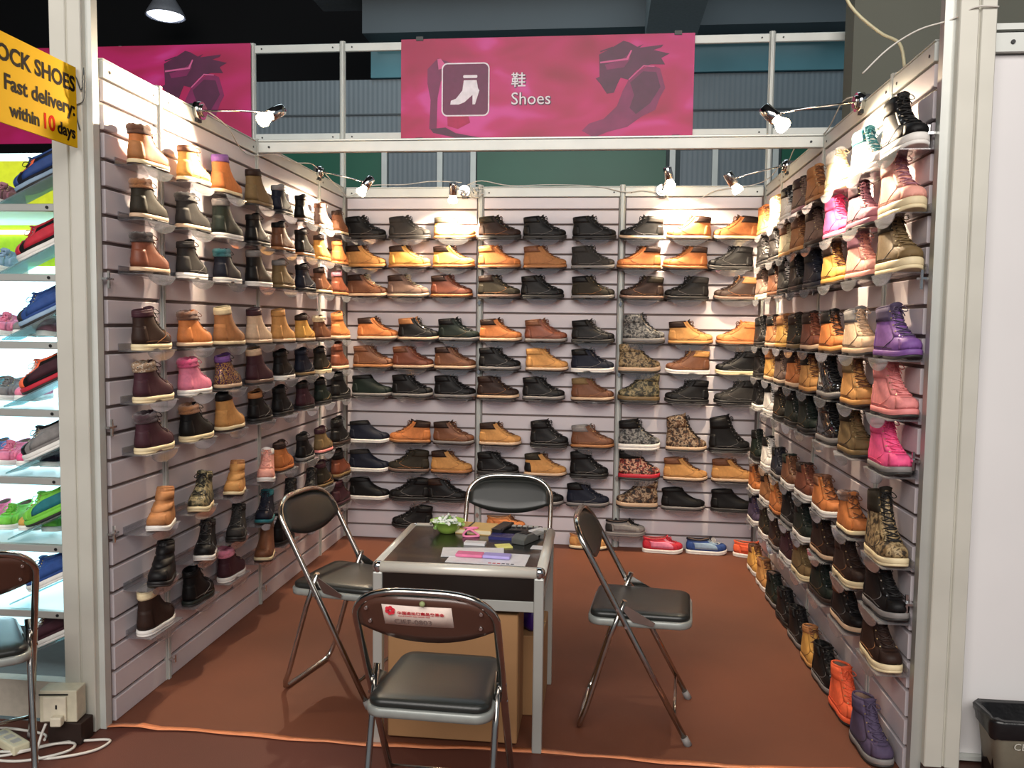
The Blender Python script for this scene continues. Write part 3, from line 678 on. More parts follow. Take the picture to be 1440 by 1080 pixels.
for r in range(9):
    for c in range(8):
        sp_ = LEFT[r][c]; near = sp_.endswith(' N'); sp_ = sp_[:-2] if near else sp_
        L = STY[sp_[0]]['L']; y = LY[c] + random.uniform(-.01, .01); z = LZ[r]
        pl = ORD[c] + ' from front, ' + ROWN[r] + ', left wall'
        an = random.uniform(-.05, .05)
        if near: shoe(sp_, (.068, y + L / 2, z + .0005), -PI / 2 + .25 + an, pl, group='shoes on the left wall')
        else: shoe(sp_, (.062, y - L / 2, z + .0005), PI / 2 + an, pl, group='shoes on the left wall')
        shelf((.001, y, z), PI / 2, 'clear acrylic shelf under the ' + ORD[c] + ' shoe from front, ' + ROWN[r] + ', left wall', 'clear shelves on the left wall')
RY = [-2.84, -2.43, -2.05, -1.69, -1.37, -1.07, -.76, -.37]
RIGHT = [
 ["t bk bk wh", "w wh te wh l:te", "w cr wh cr", "w ta ta ta", "w tp db mv", "w wh bk wh l:bk", "w cr ye cr", "w ye or ye"],
 ["t pe pe cr l:mv", "w mv mr mv", "w hp hp pk", "w tp db db", "w ta br wt", "w cr br wt", "w bk bk cg l:gy", "w bk cg bk l:gy"],
 ["t ol do cr", "w pe mv pe", "w ye db ye", "w nv cg nv", "w bk bk cg", "w cg bk bk l:wh", "w br bk br t:or", "w tp db cr"],
 ["w pu pg pu l:pg", "w bg gy bg", "w or bk wt l:db", "w rb db bg", "w do db ol", "w ye ta ye", "w ta bk bg", "w bk bk bk"],
 ["w sp sp sp l:sp", "w wt ol wt", "w pt pt gy", "w wt bk wt", "w or db bg", "w tp db bg", "w ye ta bg", "w bk bk bk"],
 ["w hp hp gy l:hp", "w ol do ol", "w pt pt gy", "w dg dg bk", "w dg bk bk", "w do bk bk", "w wh bk wh l:bk", "w bk bk wh"],
 ["h ct do cr", "f or br cr", "c or br wh", "c rb db wh", "c br dg wh", "c nv bk gy", "w wh bk wh", "w dg bk bk"],
 ["w bk bk gy", "c db db cr", "c db bk bg", "c dg bk wh", "c bk bk gy", "c or wt or", "c ta db wh", "c or br wh"],
 ["w db db cr", "c bk br bg", "c dg bk db", "c ol br cr", "c mr db wh", "c db db gy", "c do db wh", "c pg nv wh"]]
RZ = [2.172, 1.962, 1.762, 1.462, 1.258, 1.058, .742, .545, .36]
for r in range(9):
    for c in range(8):
        sp_ = RIGHT[r][c]; L = STY[sp_[0]]['L']; y = RY[c] + random.uniform(-.01, .01)
        z = RZ[r] + (ZR[r] - RZ[r]) * c / 7
        pl = ORD[c] + ' from front, ' + ROWN[r] + ', right wall'
        an = .10 + random.uniform(-.05, .05)
        shoe(sp_, (W - .068 - .0, y + L / 2, z + .0005), -PI / 2 + an, pl, group='shoes on the right wall')
        shelf((W - .001, y, z), -PI / 2, 'clear acrylic shelf under the ' + ORD[c] + ' shoe from front, ' + ROWN[r] + ', right wall', 'clear shelves on the right wall')
# floor row along the right wall
FL = [("w pg pg gy l:pg", -2.80, .03), ("w co co co l:co", -2.50, .0), ("c bk bk gy", -2.22, 0), ("k ye ta wt", -1.97, -.02), ("c bk bk gy", -1.72, 0), ("c bk bk bk", -1.42, 0), ("c dg bk gy", -1.12, 0), ("c wt ta wh", -.82, 0), ("c ye br wh", -.50, 0)]
for i, (sp_, y, dx) in enumerate(FL):
    L = STY[sp_[0]]['L']
    shoe(sp_, (W - .085 + dx * 0, y + L / 2, 0.001), -PI / 2 + .12, ORD[i] + ' from front, on floor by right wall', group='shoes on the floor by the right wall')
shoe("s co co wh o:wh l:bk", (2.79, -.10, .001), -.35, '', label='coral low sneaker on the floor in the back right corner')
shoe("s bl nv wh t:bl e:lb h:bl o:wh p:lb l:wh", (2.47, -.085, .001), -.02, '', label='blue low sneaker with white sole on the floor by the back wall')
shoe("s rd rd wh t:rd e:pk o:wh p:pk", (2.17, -.095, .001), -.03, '', label='red and pink low sneaker on the floor by the back wall')
shoe("s gy bk gy h:cg e:gy t:gy o:gy l:bk", (1.91, -.075, .105), 0, '', label='grey low sneaker on the lowest shelf, left of the red sneaker')
shelf((2.05, -.001, .104), 0, 'clear acrylic shelf under the grey low sneaker', None)
shoe("s wt ta cr", (1.66, -.085, .001), 0, '', label='tan low sneaker on the floor behind the right chair')
shoe("s or ta bg", (1.07, -.085, .105), 0, '', label='orange-tan low sneaker on the lowest shelf behind the back chair')
shelf((1.21, -.001, .104), 0, 'clear acrylic shelf under the orange-tan low sneaker', None)
shoe("c bk bk bk", (.68, -.085, .105), PI, '', label='black ankle boot on the lowest shelf behind the green bowl')
shelf((.53, -.001, .104), 0, 'clear acrylic shelf under the lowest black ankle boot behind the bowl', None)

# ------------------------------------------------------------------ clip-on spotlights
BULB = emis('warm bulb glow', (255, 226, 178), BULB_E)
def lamp(clampp, head, aim, label, clamp_n, arm_from=None):
    cl = Vector(clampp); hd = Vector(head); am = (Vector(aim) - hd).normalized()
    r = thing('clip_spotlight', label, 'spotlight', cl, 0, 'chrome clip-on spotlights')
    n = Vector(clamp_n)
    MB().cyl(n * .005, n * .035, .042, .040, 20).obj('clamp_dial', CHROME, r)
    MB().cyl(n * .035, n * .045, .030, .026, 20).obj('clamp_cap', STEEL, r)
    c = MB().box(-.02, -.02, -.05, .02, .02, .03); c.obj('clamp', BLKM, r)
    a0 = n * .045; back = hd - cl - am * .055
    MB().tube([a0, a0.lerp(back, .5) + Vector((0, 0, .004)), back], .0045, 8).obj('arm', CHROME, r)
    MB().cyl(back - am * .012, back + am * .01, .012, n=10).obj('joint', CHROME, r)
    h = hd - cl
    MB().tube([h - am * .10, h - am * .095, h - am * .02, h - am * .018], [.024, .028, .029, .026], 20).obj('housing', CHROME, r)
    b = MB().tube([h - am * .02, h + am * .0, h + am * .022, h + am * .036, h + am * .042], [.017, .024, .034, .030, .008], 18).obj('bulb', BULB, r)
    d = bpy.data.lights.new('spot', 'SPOT'); d.energy = SPOT_W; d.color = (1.0, .80, .56); d.spot_size = math.radians(125); d.spot_blend = .7; d.shadow_soft_size = .03
    o = bpy.data.objects.new('spot', d); COL.objects.link(o); o.parent = r
    o.location = h + am * .06; o.rotation_euler = am.to_track_quat('-Z', 'Y').to_euler()
    return r
lamp((0, -2.216, 2.52), (.33, -2.2, 2.49), (-.05, -2.75, 2.05), 'chrome spotlight on long arm over the front of the left wall', (1, 0, 0))
lamp((0, -.56, 2.54), (.30, -.55, 2.43), (.02, -.75, 1.95), 'chrome spotlight on short arm in the back left corner', (1, 0, 0))
lamp((.88, -.0, 2.50), (.83, -.21, 2.43), (.78, -.03, 2.02), 'chrome spotlight pointing down at centre left of the back wall', (0, -1, 0))
lamp((2.25, -.0, 2.50), (2.29, -.17, 2.53), (2.42, -.05, 2.0), 'chrome spotlight on the back wall rail, right of centre', (0, -1, 0))
lamp((W, -.71, 2.53), (2.64, -.71, 2.41), (2.93, -.60, 2.0), 'chrome spotlight on short arm in the back right corner', (-1, 0, 0))
lamp((W, -2.157, 2.53), (2.60, -2.16, 2.45), (2.97, -2.40, 2.02), 'chrome spotlight on long arm over the front of the right wall', (-1, 0, 0))
def cable(pts, label, r=.003, k=5, name='cable', m=None):
    return tag(MB().tube(smoothpath(pts, k), r, 6).obj(name, m or CABLE), label, 'cable')
cable([(.01, -2.2, 2.55), (.05, -2.0, 2.50), (.012, -1.75, 2.44), (.01, -1.55, 2.45), (.02, -1.35, 2.50), (.01, -1.0, 2.52), (.02, -.75, 2.56), (.01, -.58, 2.56)], 'white cable looping along the top of the left wall')
cable([(.03, -.55, 2.55), (.06, -.3, 2.48), (.06, -.06, 2.46), (.2, -.02, 2.54), (.45, -.01, 2.55), (.65, -.02, 2.57), (.86, -.02, 2.56)], 'white cable from the back left corner to the centre spotlight')
cable([(.90, -.03, 2.54), (1.0, -.03, 2.57), (1.2, .0, 2.54), (1.5, .0, 2.545), (1.8, -.01, 2.53), (2.0, -.02, 2.49), (2.12, -.02, 2.50), (2.25, -.03, 2.48)], 'thin cable lying along the middle of the back wall rail')
cable([(2.27, -.04, 2.47), (2.36, -.03, 2.40), (2.5, -.03, 2.44), (2.62, -.02, 2.50), (2.85, -.03, 2.53), (2.93, -.2, 2.55), (2.94, -.5, 2.58), (2.93, -.70, 2.56)], 'white cable sagging from the right centre spotlight to the corner')
cable([(2.94, -.75, 2.56), (2.93, -1.0, 2.60), (2.94, -1.3, 2.55), (2.94, -1.6, 2.54), (2.93, -1.9, 2.60), (2.94, -2.13, 2.56)], 'white cable looping along the top of the right wall')
cl_ = thing('cable_coil', 'knot of silver cable beside the centre left spotlight', 'cable', (.965, -.035, 2.50))
rr = random.Random(5); pts = [(rr.uniform(-.05, .05), rr.uniform(-.012, .012), rr.uniform(-.045, .045)) for _ in range(22)]
MB().tube(smoothpath(pts, 4), .0028, 5).obj('coil', mat('silver cable', (200, 200, 198), .35, .3), cl_)
cable([(3.10, -3.035, 2.60), (3.03, -3.037, 2.60), (2.97, -3.0, 2.575), (2.88, -2.97, 2.555), (2.79, -2.96, 2.50), (2.71, -2.96, 2.42)], 'white cable tie sticking out from the right front post', .0028)
cable([(2.72, -2.5, 2.95), (2.78, -2.52, 2.80), (2.88, -2.55, 2.69), (2.94, -2.6, 2.63), (2.955, -2.62, 2.54)], 'cream flat cable dropping onto the right wall top', .006, m=mat('cream cable', (214, 206, 170), .5))

# ------------------------------------------------------------------ table
TX0, TX1, TY0, TY1, TH = 1.035, 1.672, -2.975, -2.335, .69
tb = thing('display_table', 'black-topped table with rounded aluminium frame in the middle of the booth', 'table', (TX0, TY0, 0))
TW, TD = TX1 - TX0, TY1 - TY0
def rail(p0, p1, m, r=.021):
    return MB().tube([p0, p1], r, 14).obj('edge_trim', m, tb)
TRIM = mat('bright rounded aluminium trim', (226, 222, 210), .35, .25, .03, 6)
zc = TH - .02
rail((.03, .016, zc), (TW - .03, .016, zc), TRIM); rail((.03, TD - .016, zc), (TW - .03, TD - .016, zc), TRIM)
rail((.016, .03, zc), (.016, TD - .03, zc), TRIM); rail((TW - .016, .03, zc), (TW - .016, TD - .03, zc), TRIM)
for cx in (.02, TW - .02):
    for cy in (.02, TD - .02):
        o = MB().lathe([(.001, .021), (.012, .019), (.019, .012), (.022, 0), (.019, -.012), (.018, -.02)], 14).obj('corner_cap', CHROME, tb); o.location = (cx, cy, zc)
        leg = bevel(MB().box(-.018, -.018, 0, .018, .018, zc - .018).obj('leg', ALU, tb), .004, 2); leg.location = (cx, cy, 0)
bevel(MB().box(.02, .02, TH - .016, TW - .02, TD - .02, TH - .006).obj('table_top', mat('black laminate top', (24, 24, 22), .22, coat=.2), tb), .001, 1)
for y0, y1 in ((.012, .02), (TD - .02, TD - .012)):
    MB().box(.038, y0, TH - .125, TW - .038, y1, TH - .04).obj('apron_panel', mat('black apron', (26, 18, 14), .3), tb)
    bevel(MB().box(.038, y0 - .004, TH - .165, TW - .038, y1 + .004, TH - .125).obj('lower_rail', ALU, tb), .002, 1)
for x0, x1 in ((.012, .02), (TW - .02, TW - .012)):
    MB().box(x0, .038, TH - .125, x1, TD - .038, TH - .04).obj('apron_panel', mat('black apron', (26, 18, 14), .3), tb)
    bevel(MB().box(x0 - .002, .038, TH - .165, x1 + .002, TD - .038, TH - .145).obj('lower_rail', ALU, tb), .002, 1)
CARD = mat('brown cardboard', (158, 118, 78), .75, 0, .06, 5, .2, 120)
def carton(name, x0, y0, z0, x1, y1, z1, label, flap=True):
    r = thing(name, label, 'box', ((x0 + x1) / 2, (y0 + y1) / 2, z0)); a, b, h = (x1 - x0) / 2, (y1 - y0) / 2, z1 - z0
    bevel(MB().box(-a, -b, 0, a, b, h).obj('box_body', CARD, r), .004, 1)
    MB().box(-a, -.001 + .0, h, a, .001, h + .002).obj('flap_seam', mat('dark seam', (90, 62, 40), .8), r)
    MB().box(-a * .995, -.025, h + .0003, a * .995, .025, h + .001).obj('packing_tape', mat('brown tape', (190, 150, 96), .25), r)
    return r
carton('cardboard_box', 1.085, -2.935, .012, 1.575, -2.70, .50, 'large brown cardboard box filling the front of the table frame')
carton('cardboard_box', 1.30, -2.68, .002, 1.652, -2.37, .33, 'smaller brown cardboard box behind the large one under the table')
bag = thing('purple_bag', 'purple bag with white bits stuffed on the smaller box under the table', 'bag', (1.60, -2.60, .333))
bp = [[(r_ * math.cos(a) * (1 + .15 * math.sin(3 * a + z * 40)), r_ * math.sin(a) * (1 + .2 * math.cos(4 * a)), z) for a in [2 * PI * k / 16 for k in range(16)]] for r_, z in ((.03, 0), (.045, .02), (.042, .07), (.03, .1), (.012, .12), (.02, .14))]
MB().loft(bp).obj('bag_body', mat('purple plastic', (60, 30, 110), .3), bag)
MB().lathe([(.001, .13), (.02, .14), (.018, .17), (.001, .18)], 8).obj('tissue', mat('white tissue', (230, 228, 225), .8), bag)

# things on the table
TT = TH - .0055
bw = thing('candy_bowl', 'light green bowl of white wrapped sweets, back left of table', 'bowl', (1.225, -2.475, TT))
MB().lathe([(.03, 0), (.034, .003), (.058, .025), (.072, .052), (.075, .053), (.070, .052), (.055, .027), (.03, .008)], 28).obj('bowl', mat('lime glass bowl', (168, 205, 92), .2, coat=.3), bw)
CW = mat('white wrapper', (232, 236, 228), .35, 0, .08, 60); rr = random.Random(2)
for i in range(26):
    a = rr.uniform(0, 2 * PI); d = .062 * math.sqrt(rr.random()); z = TT + .034 + .026 * (1 - d / .07) + rr.uniform(0, .006)
    s = MB().tube([(-.024, 0, 0), (-.014, 0, 0), (-.011, 0, 0), (.011, 0, 0), (.014, 0, 0), (.024, 0, 0)], [.008, .0025, .007, .007, .0025, .008], 6)
    o = s.obj('sweet', CW if i % 5 else mat('green wrapper', (150, 190, 110), .4)); o.location = (1.225 + d * math.cos(a), -2.475 + d * math.sin(a), z); o.rotation_euler = (rr.uniform(-.5, .5), rr.uniform(-.5, .5), rr.uniform(0, PI))
    tag(o, 'white twist-wrapped sweet heaped in the light green bowl' if i % 5 else 'green twist-wrapped sweet heaped in the light green bowl', 'sweet', 'white sweets in the bowl' if i % 5 else 'green sweets in the bowl')
def slab(name, x, y, w_, d_, h_, rz, m, label, cat, z=TT, edge=None):
    r = thing(name, label, cat, (x, y, z), rz); b = MB().box(-w_ / 2, -d_ / 2, 0, w_ / 2, d_ / 2, h_).obj('cover', m, r)
    return r
KR = mat('kraft notebook cover', (212, 176, 112), .7, 0, .05, 30)
nb = slab('notebook', 1.345, -2.43, .155, .13, .022, -.12, KR, 'pair of kraft notebooks bound by black elastic, beside the bowl', 'notebook')
MB().box(-.034, -.066, -.0004, -.026, .066, .0226).obj('elastic_band', BLKM, nb)
MB().box(-.077, -.0655, .004, .077, -.0648, .018).obj('pages', mat('paper edge', (226, 214, 180), .8), nb)
wl_ = slab('wallet', 1.452, -2.415, .045, .15, .024, -.25, mat('black leather wallet', (22, 22, 24), .4), 'black folded wallet leaning beside the kraft notebooks', 'wallet')
MB().tube([(.022, -.07, .02), (.022, .07, .02)], .006, 8).obj('spine', BLKM, wl_)
rb_ = thing('ribbon', 'loop of pink ribbon on the front of the notebooks', 'ribbon', (1.325, -2.525, TT))
MB().tube(smoothpath([(-.03, .04, .024), (.03, .045, .026), (-.01, .01, .022), (-.02, -.015, .004), (.03, -.012, .004), (.04, .0, .006), (0, .02, .025)], 5), .005, 6).obj('ribbon_strip', mat('pink satin', (236, 132, 172), .4), rb_)
kb = thing('desk_calculator', 'large black calculator with white keys at the back of the table', 'calculator', (1.535, -2.405, TT), -.06)
bevel(MB().box(-.085, -.05, 0, .085, .05, .014).obj('body', mat('glossy black plastic', (18, 18, 22), .25), kb), .003, 1)
KW = mat('grey key', (178, 176, 170), .5)
for i in range(6):
    for j in range(3):
        MB().box(-.07 + i * .024, -.005 + j * .016, .014, -.053 + i * .024, .006 + j * .016, .018).obj('key', KW if j > 0 else BLKM, kb)
b2 = slab('blue_pouch', 1.475, -2.535, .12, .07, .012, -.1, mat('dark blue vinyl', (36, 38, 104), .25, coat=.4), 'dark blue vinyl pouch in front of the black calculator', 'pouch')
ca = thing('tape_dispenser', 'dark grey desk dispenser on the right of the table', 'dispenser', (1.565, -2.575, TT), -.45)
ca_p = [(-.06, 0), (.06, 0), (.06, .014), (.02, .034), (-.03, .036), (-.06, .022)]
bevel(MB().prism(ca_p, 'x', -.03, .03).obj('body', mat('dark grey plastic', (86, 88, 86), .5), ca), .003, 2)
ca_a = MB().box(-.02, .045, .012, .02, .12, .02).obj('arm', mat('pale grey plastic', (150, 150, 146), .5), ca)
MB().box(-.018, -.02, .036, .018, .02, .038).obj('screen', BLKM, ca)
slab('eraser', 1.60, -2.445, .02, .075, .022, -.65, WHT, 'white plastic block behind the grey dispenser', 'eraser')
slab('white_card', 1.625, -2.66, .055, .05, .0012, -.12, WHT, 'small white card near the right edge of the table', 'card')
slab('sticky_note', 1.487, -2.665, .062, .055, .004, .35, mat('pale yellow paper', (232, 226, 130), .7), 'pale yellow sticky note pad in the middle of the table', 'note')
slab('name_cards', 1.37, -2.65, .085, .04, .010, -.05, WHT, 'small white stack of cards left of the yellow note pad', 'card')
pm = mat('glossy white paper', (236, 234, 236), .35)
pa = slab('brochure', 1.45, -2.845, .30, .155, .0015, -.04, pm, 'white printed brochure under the pink and lilac pouch', 'paper')
text('CANTON FAIR', .017, (.0, -.070, .0017), (0, 0, 0), mat('red ink', (190, 40, 60), .5), pa, 'lettering', .0002) if False else None
for i in range(6): MB().box(.01 + i * .017, -.07, .0015, .022 + i * .017, -.06, .0019).obj('print_mark', mat('red ink', (190, 40, 60), .5) if i < 3 else mat('dark ink', (50, 50, 60), .5), pa)
slab('white_sheet', 1.38, -2.775, .24, .13, .0012, .12, pm, 'white paper sheet sticking out behind the brochure', 'paper', z=TT + .0018)
pc = thing('pencil_pouch', 'flat pink and lilac striped pouch lying on the white papers', 'pouch', (1.43, -2.835, TT + .0035), -.06)
bevel(MB().box(-.105, -.025, 0, .0, .025, .012).obj('pink_half', mat('pink fabric', (226, 120, 160), .6), pc), .004, 2)
bevel(MB().box(.0, -.025, 0, .105, .025, .012).obj('lilac_half', mat('lilac fabric', (172, 160, 220), .6), pc), .004, 2)

# ------------------------------------------------------------------ folding chairs
SEAT = mat('black vinyl seat', (34, 36, 34), .34, 0, .06, 20, .15, 300); PAN = mat('grey painted seat pan', (150, 154, 150), .4, .3); BACKP = mat('brown lacquered back panel', (84, 56, 46), .28, 0, .06, 8, coat=.3)
RUB = mat('grey rubber', (70, 68, 66), .7); STK = mat('white sticker paper', (228, 208, 196), .6)
def chair(label, loc, rz, sticker=True, hgt=.836):
    r = thing('folding_chair', label, 'chair', loc, rz, 'folding chairs')
    wx = .205
    def T(z, x=None):  # y position of the long tube at height z
        return .22 - .46 * (z / hgt)
    # long frame with arched top
    path = [(-wx, T(.02), .02), (-wx, T(.35), .35), (-wx, T(.60), .60), (-wx, T(.70), .70)]
    cz = hgt - .11
    def arch(x): return cz + .098 * (1 - min(1, abs(x) / wx) ** 3.4) ** (1 / 1.9)
    for k in range(1, 12):
        a = PI / 2 * k / 12; x = -wx * math.cos(a) ** .75; path.append((x, T(arch(x)), arch(x)))
    path.append((0, T(arch(0)), arch(0)))
    path += [(-x, y, z) for x, y, z in reversed(path[:-1])]
    MB().tube(path, .0115, 10).obj('frame', STEEL, r)
    for sx in (-1, 1):
        MB().cyl((sx * wx, T(0), 0), (sx * wx, T(.03), .03), .0155, .0135, 12).obj('rubber_foot', RUB, r)
    # rear legs: U with floor bar
    yb = -.20; xr = .188
    pr = [(-xr, -.03, .53), (-xr, -.085, .38), (-xr, yb + .03, .09), (-xr, yb + .012, .045)]
    pr += [(-xr + .012, yb + .004, .022), (-xr + .035, yb, .0115)]; pr += [(-a, b, c) for a, b, c in reversed(pr)]
    MB().tube(pr, .0105, 10).obj('rear_leg', STEEL, r)
    MB().tube([(-wx + .005, T(.10), .10), (wx - .005, T(.10), .10)], .007, 8).obj('stretcher', STEEL, r)
    # side brackets
    for sx in (-1, 1):
        b = MB().prism([(-.045, .505), (-.03, .515), (.085, .452), (.08, .438), (.0, .45)], 'x', sx * (wx - .013), sx * (wx - .016)); b.obj('bracket', STEEL, r)
        MB().cyl((sx * (wx + .012), T(.50), .50), (sx * (wx - .018), T(.50), .50), .006, n=8).obj('rivet', CHROME, r)
        MB().cyl((sx * (wx + .012), T(.44), .435), (sx * (wx - .018), T(.44), .435), .006, n=8).obj('rivet', CHROME, r)
    # seat
    def outl(ex, z, n=6):
        c = []
        for cx, cy, a0, rr_ in ((.168, .215, 0, .05), (-.168, .215, PI / 2, .05), (-.182, -.165, PI, .045), (.182, -.165, 3 * PI / 2, .045)):
            cx0 = cx - math.copysign(rr_, cx); cy0 = cy - math.copysign(rr_, cy)
            for k in range(n + 1):
                a = a0 + PI / 2 * k / n; c.append((cx0 + (rr_ + ex) * math.cos(a), cy0 + (rr_ + ex) * math.sin(a), z))
        return c
    MB().loft([outl(-.002, .425), outl(.006, .427), outl(.008, .436), outl(.008, .450), outl(.003, .455)]).obj('seat_pan', PAN, r)
    MB().loft([outl(-.002, .455), outl(0, .462), outl(-.002, .472), outl(-.012, .479), [(a * .82, b * .82 + .004, .483) for a, b, c_ in outl(-.012, 0)], [(a * .4, b * .4 + .01, .484) for a, b, c_ in outl(-.012, 0)]]).obj('seat_cushion', SEAT, r)
    # backrest
    n = 12; fr_, bk_ = [], []
    def zt(x): return arch(x) - .010
    def zb(x): return .672 - .030 * math.cos(min(1, abs(x) / .195) * PI / 2) if False else .655 + .045 * (abs(x) / .195) ** 2.2
    rowsF, rowsB = [], []
    for i in range(n + 1):
        x = -.1965 + .393 * i / n; a, b = zb(x), zt(x); b = max(b, a + .02)
        cf = []; cb = []
        for j in range(7):
            z = a + (b - a) * j / 6; yy = T(z) - .018 * (1 - (x / .195) ** 2); e = math.sin(PI * min(max(j / 6, .0), 1))
            cf.append((x, yy + .007 + .007 * min(1, e * 2.2), z)); cb.append((x, yy - .004 - .002 * min(1, e * 2), z))
        mid = [(x, T(p[2]) - .018 * (1 - (x / .195) ** 2) + .002, p[2]) for p in cf]
        rowsF.append(cf + mid[::-1]); rowsB.append([(p[0], p[1] - .001, p[2]) for p in mid] + cb[::-1])
    MB().loft(rowsF).obj('back_cushion', SEAT, r)
    MB().loft(rowsB).obj('back_panel', BACKP, r); bpn = COL.objects[-1] if False else [c for c in r.children if c.name.startswith('back_panel')][0]
    for x, z in ((-.165, .765), (.165, .765), (-.16, .72), (.16, .715)):
        yy = T(z) - .018 * (1 - (x / .195) ** 2) - .006
        MB().cyl((x, yy, z), (x, yy - .006, z), .007, .005, 8).obj('screw', CHROME, bpn)
    if sticker:
        # sticker on the rear of the back panel, curved with it
        rows = []
        for i in range(9):
            x = -.115 + .20 * i / 8; z0, z1 = .715, .785; row = []
            for z in (z0, z1): row.append((-x if False else x, T(z) - .018 * (1 - (x / .195) ** 2) - .0075, z))
            row += [(a, b + .0008, c) for a, b, c in reversed(row)]
            rows.append(row)
        st = MB().loft(rows).obj('sticker', STK, bpn)
        rx = PI / 2 + math.atan(.46 / hgt)
        rx = PI / 2 - math.atan(.46 / hgt)
        # text sits just off the sticker, facing backwards (seen from behind the chair)
        def tx(body, size, x, z, m, bold=0):
            yy = T(z) - .018 * (1 - .0) - .0092
            o = text(body, size, (x, yy - .0, z), (PI / 2 + math.atan(.46 / hgt), 0, 0), m, bpn, 'lettering', .0002, 'LEFT', bold); return o
        RI = mat('red sticker ink', (206, 40, 56), .5)
        tx('中国进出口商品交易会', .0135, -.072, .756, RI, .0003)
        tx('CHINA IMPORT AND EXPORT FAIR', .0058, -.070, .748, RI)
        tx('CIEF-0803', .026, -.085, .722, mat('grey ink', (120, 100, 96), .5), .0)
        fl = MB()
        for k in range(6):
            a = 2 * PI * k / 6 + .3; cx, cz2 = -.092 + .0095 * math.cos(a), .766 + .0095 * math.sin(a)
            yy = T(cz2) - .018 * (1 - (cx / .195) ** 2) - .0078
            fl.prism([(cx + .006 * math.cos(t), cz2 + .006 * math.sin(t)) for t in [2 * PI * q / 8 for q in range(8)]], 'y', yy - .001, yy - .003)
        fl.obj('emblem', RI, bpn)
        g = MB().lathe([(.001, 0), (.007, .001), (.009, .005), (.006, .01), (.001, .011)], 8).obj('gum_patch', mat('pale green putty', (150, 160, 110), .6), r)
        g.location = (.006, T(.80) - .024, .797); g.rotation_euler = (PI / 2, 0, 0)
    return r
chair('folding chair with stickered brown back, nearest the camera in front of the table', (1.385, -3.47, 0), -.03)
chair('folding chair with black seat to the right of the table, facing right', (2.015, -2.61, 0), -PI / 2 - .10)
chair('folding chair to the left of the table, tucked in facing it', (.778, -2.45, 0), -PI / 2 - .22)
chair('folding chair behind the table, facing the camera', (1.425, -2.09, 0), PI)
chair('folding chair with stickered brown back at the left picture edge', (-.26, -3.39, 0), .70)

# ------------------------------------------------------------------ bin on the right
bn = thing('waste_bin', 'grey plastic waste bin lined with black bag at right edge', 'bin', (3.325, -3.085, 0))
def rr4(hx, hy, z, r=.03):
    return [(a, b, z) for a, b in rrect(-hx, -hy, hx, hy, r, 4)]
MB().loft([rr4(.145, .055, 0), rr4(.178, .072, .29), rr4(.184, .078, .295), rr4(.184, .078, .305), rr4(.172, .066, .305), rr4(.13, .045, .02)]).obj('bin_body', mat('grey green plastic', (150, 146, 128), .5), bn)
rr = random.Random(9); rg = []
for k, (h, z) in enumerate(((.183, .274), (.188, .292), (.190, .305), (.186, .314), (.169, .311), (.160, .05))):
    ring = rr4(h, h - .106, z); rg.append([(a + rr.uniform(-.004, .004), b + rr.uniform(-.004, .004), c - (.004 + .022 * (0.5 + .5 * math.sin(i * .45)) if k == 0 else 0) + rr.uniform(-.004, .004)) for i, (a, b, c) in enumerate(ring)])
MB().loft(rg, cap0=False).obj('bin_liner', mat('black bin bag', (22, 22, 24), .3, 0, .1, 20, .6, 40), bn)
text('CEC', .034, (-.075, -.160, .05), (PI / 2 + .12, 0, 0), mat('pale print', (200, 198, 186), .6), bn, 'lettering', .0004).location = (-.115, -.0715, .215)

# ------------------------------------------------------------------ neighbour's lit sneaker display on the left
nd = thing('display_rack', 'bright white lit sneaker rack of the booth on the left', 'display rack', (-.6, -2.95, 0))
ACW = mat('frosted white acrylic', (214, 240, 244), .3, 0, .03, 3)
LIT = emis('backlit acrylic panel', (206, 244, 250), 1.3)
MB().box(-.9, .55, .15, .42, .57, 2.3).obj('backlit_panel', LIT, nd)
for z in (1.971, 1.709, 1.452, 1.192, .929, .666, .405):
    bevel(MB().box(-.9, -.005, z, .455, .02, z + .028).obj('rail', ALU, nd), .002, 1)
    for sx in (.10, .38): MB().cyl((sx, -.006, z + .014), (sx, -.009, z + .014), .006, n=8).obj('screw', BLKM, nd)
    o = MB().box(-.9, 0.03, -.003, .45, .52, .003).obj('shelf_panel', ACW, nd); o.location = (0, 0, z + .012)
    t = MB().box(-.9, .50, z - .03, .44, .54, z - .015).obj('light_strip', emis('cool white strip', (225, 248, 255), 3.0), nd)
MB().box(-.9, .0, 0, .42, .05, .15).obj('kick_panel', mat('warm white base', (206, 196, 180), .6), nd)
MB().box(.432, .03, .15, .45, .52, 2.2).obj('side_panel', clear('clear side acrylic', (230, 245, 246)), nd)
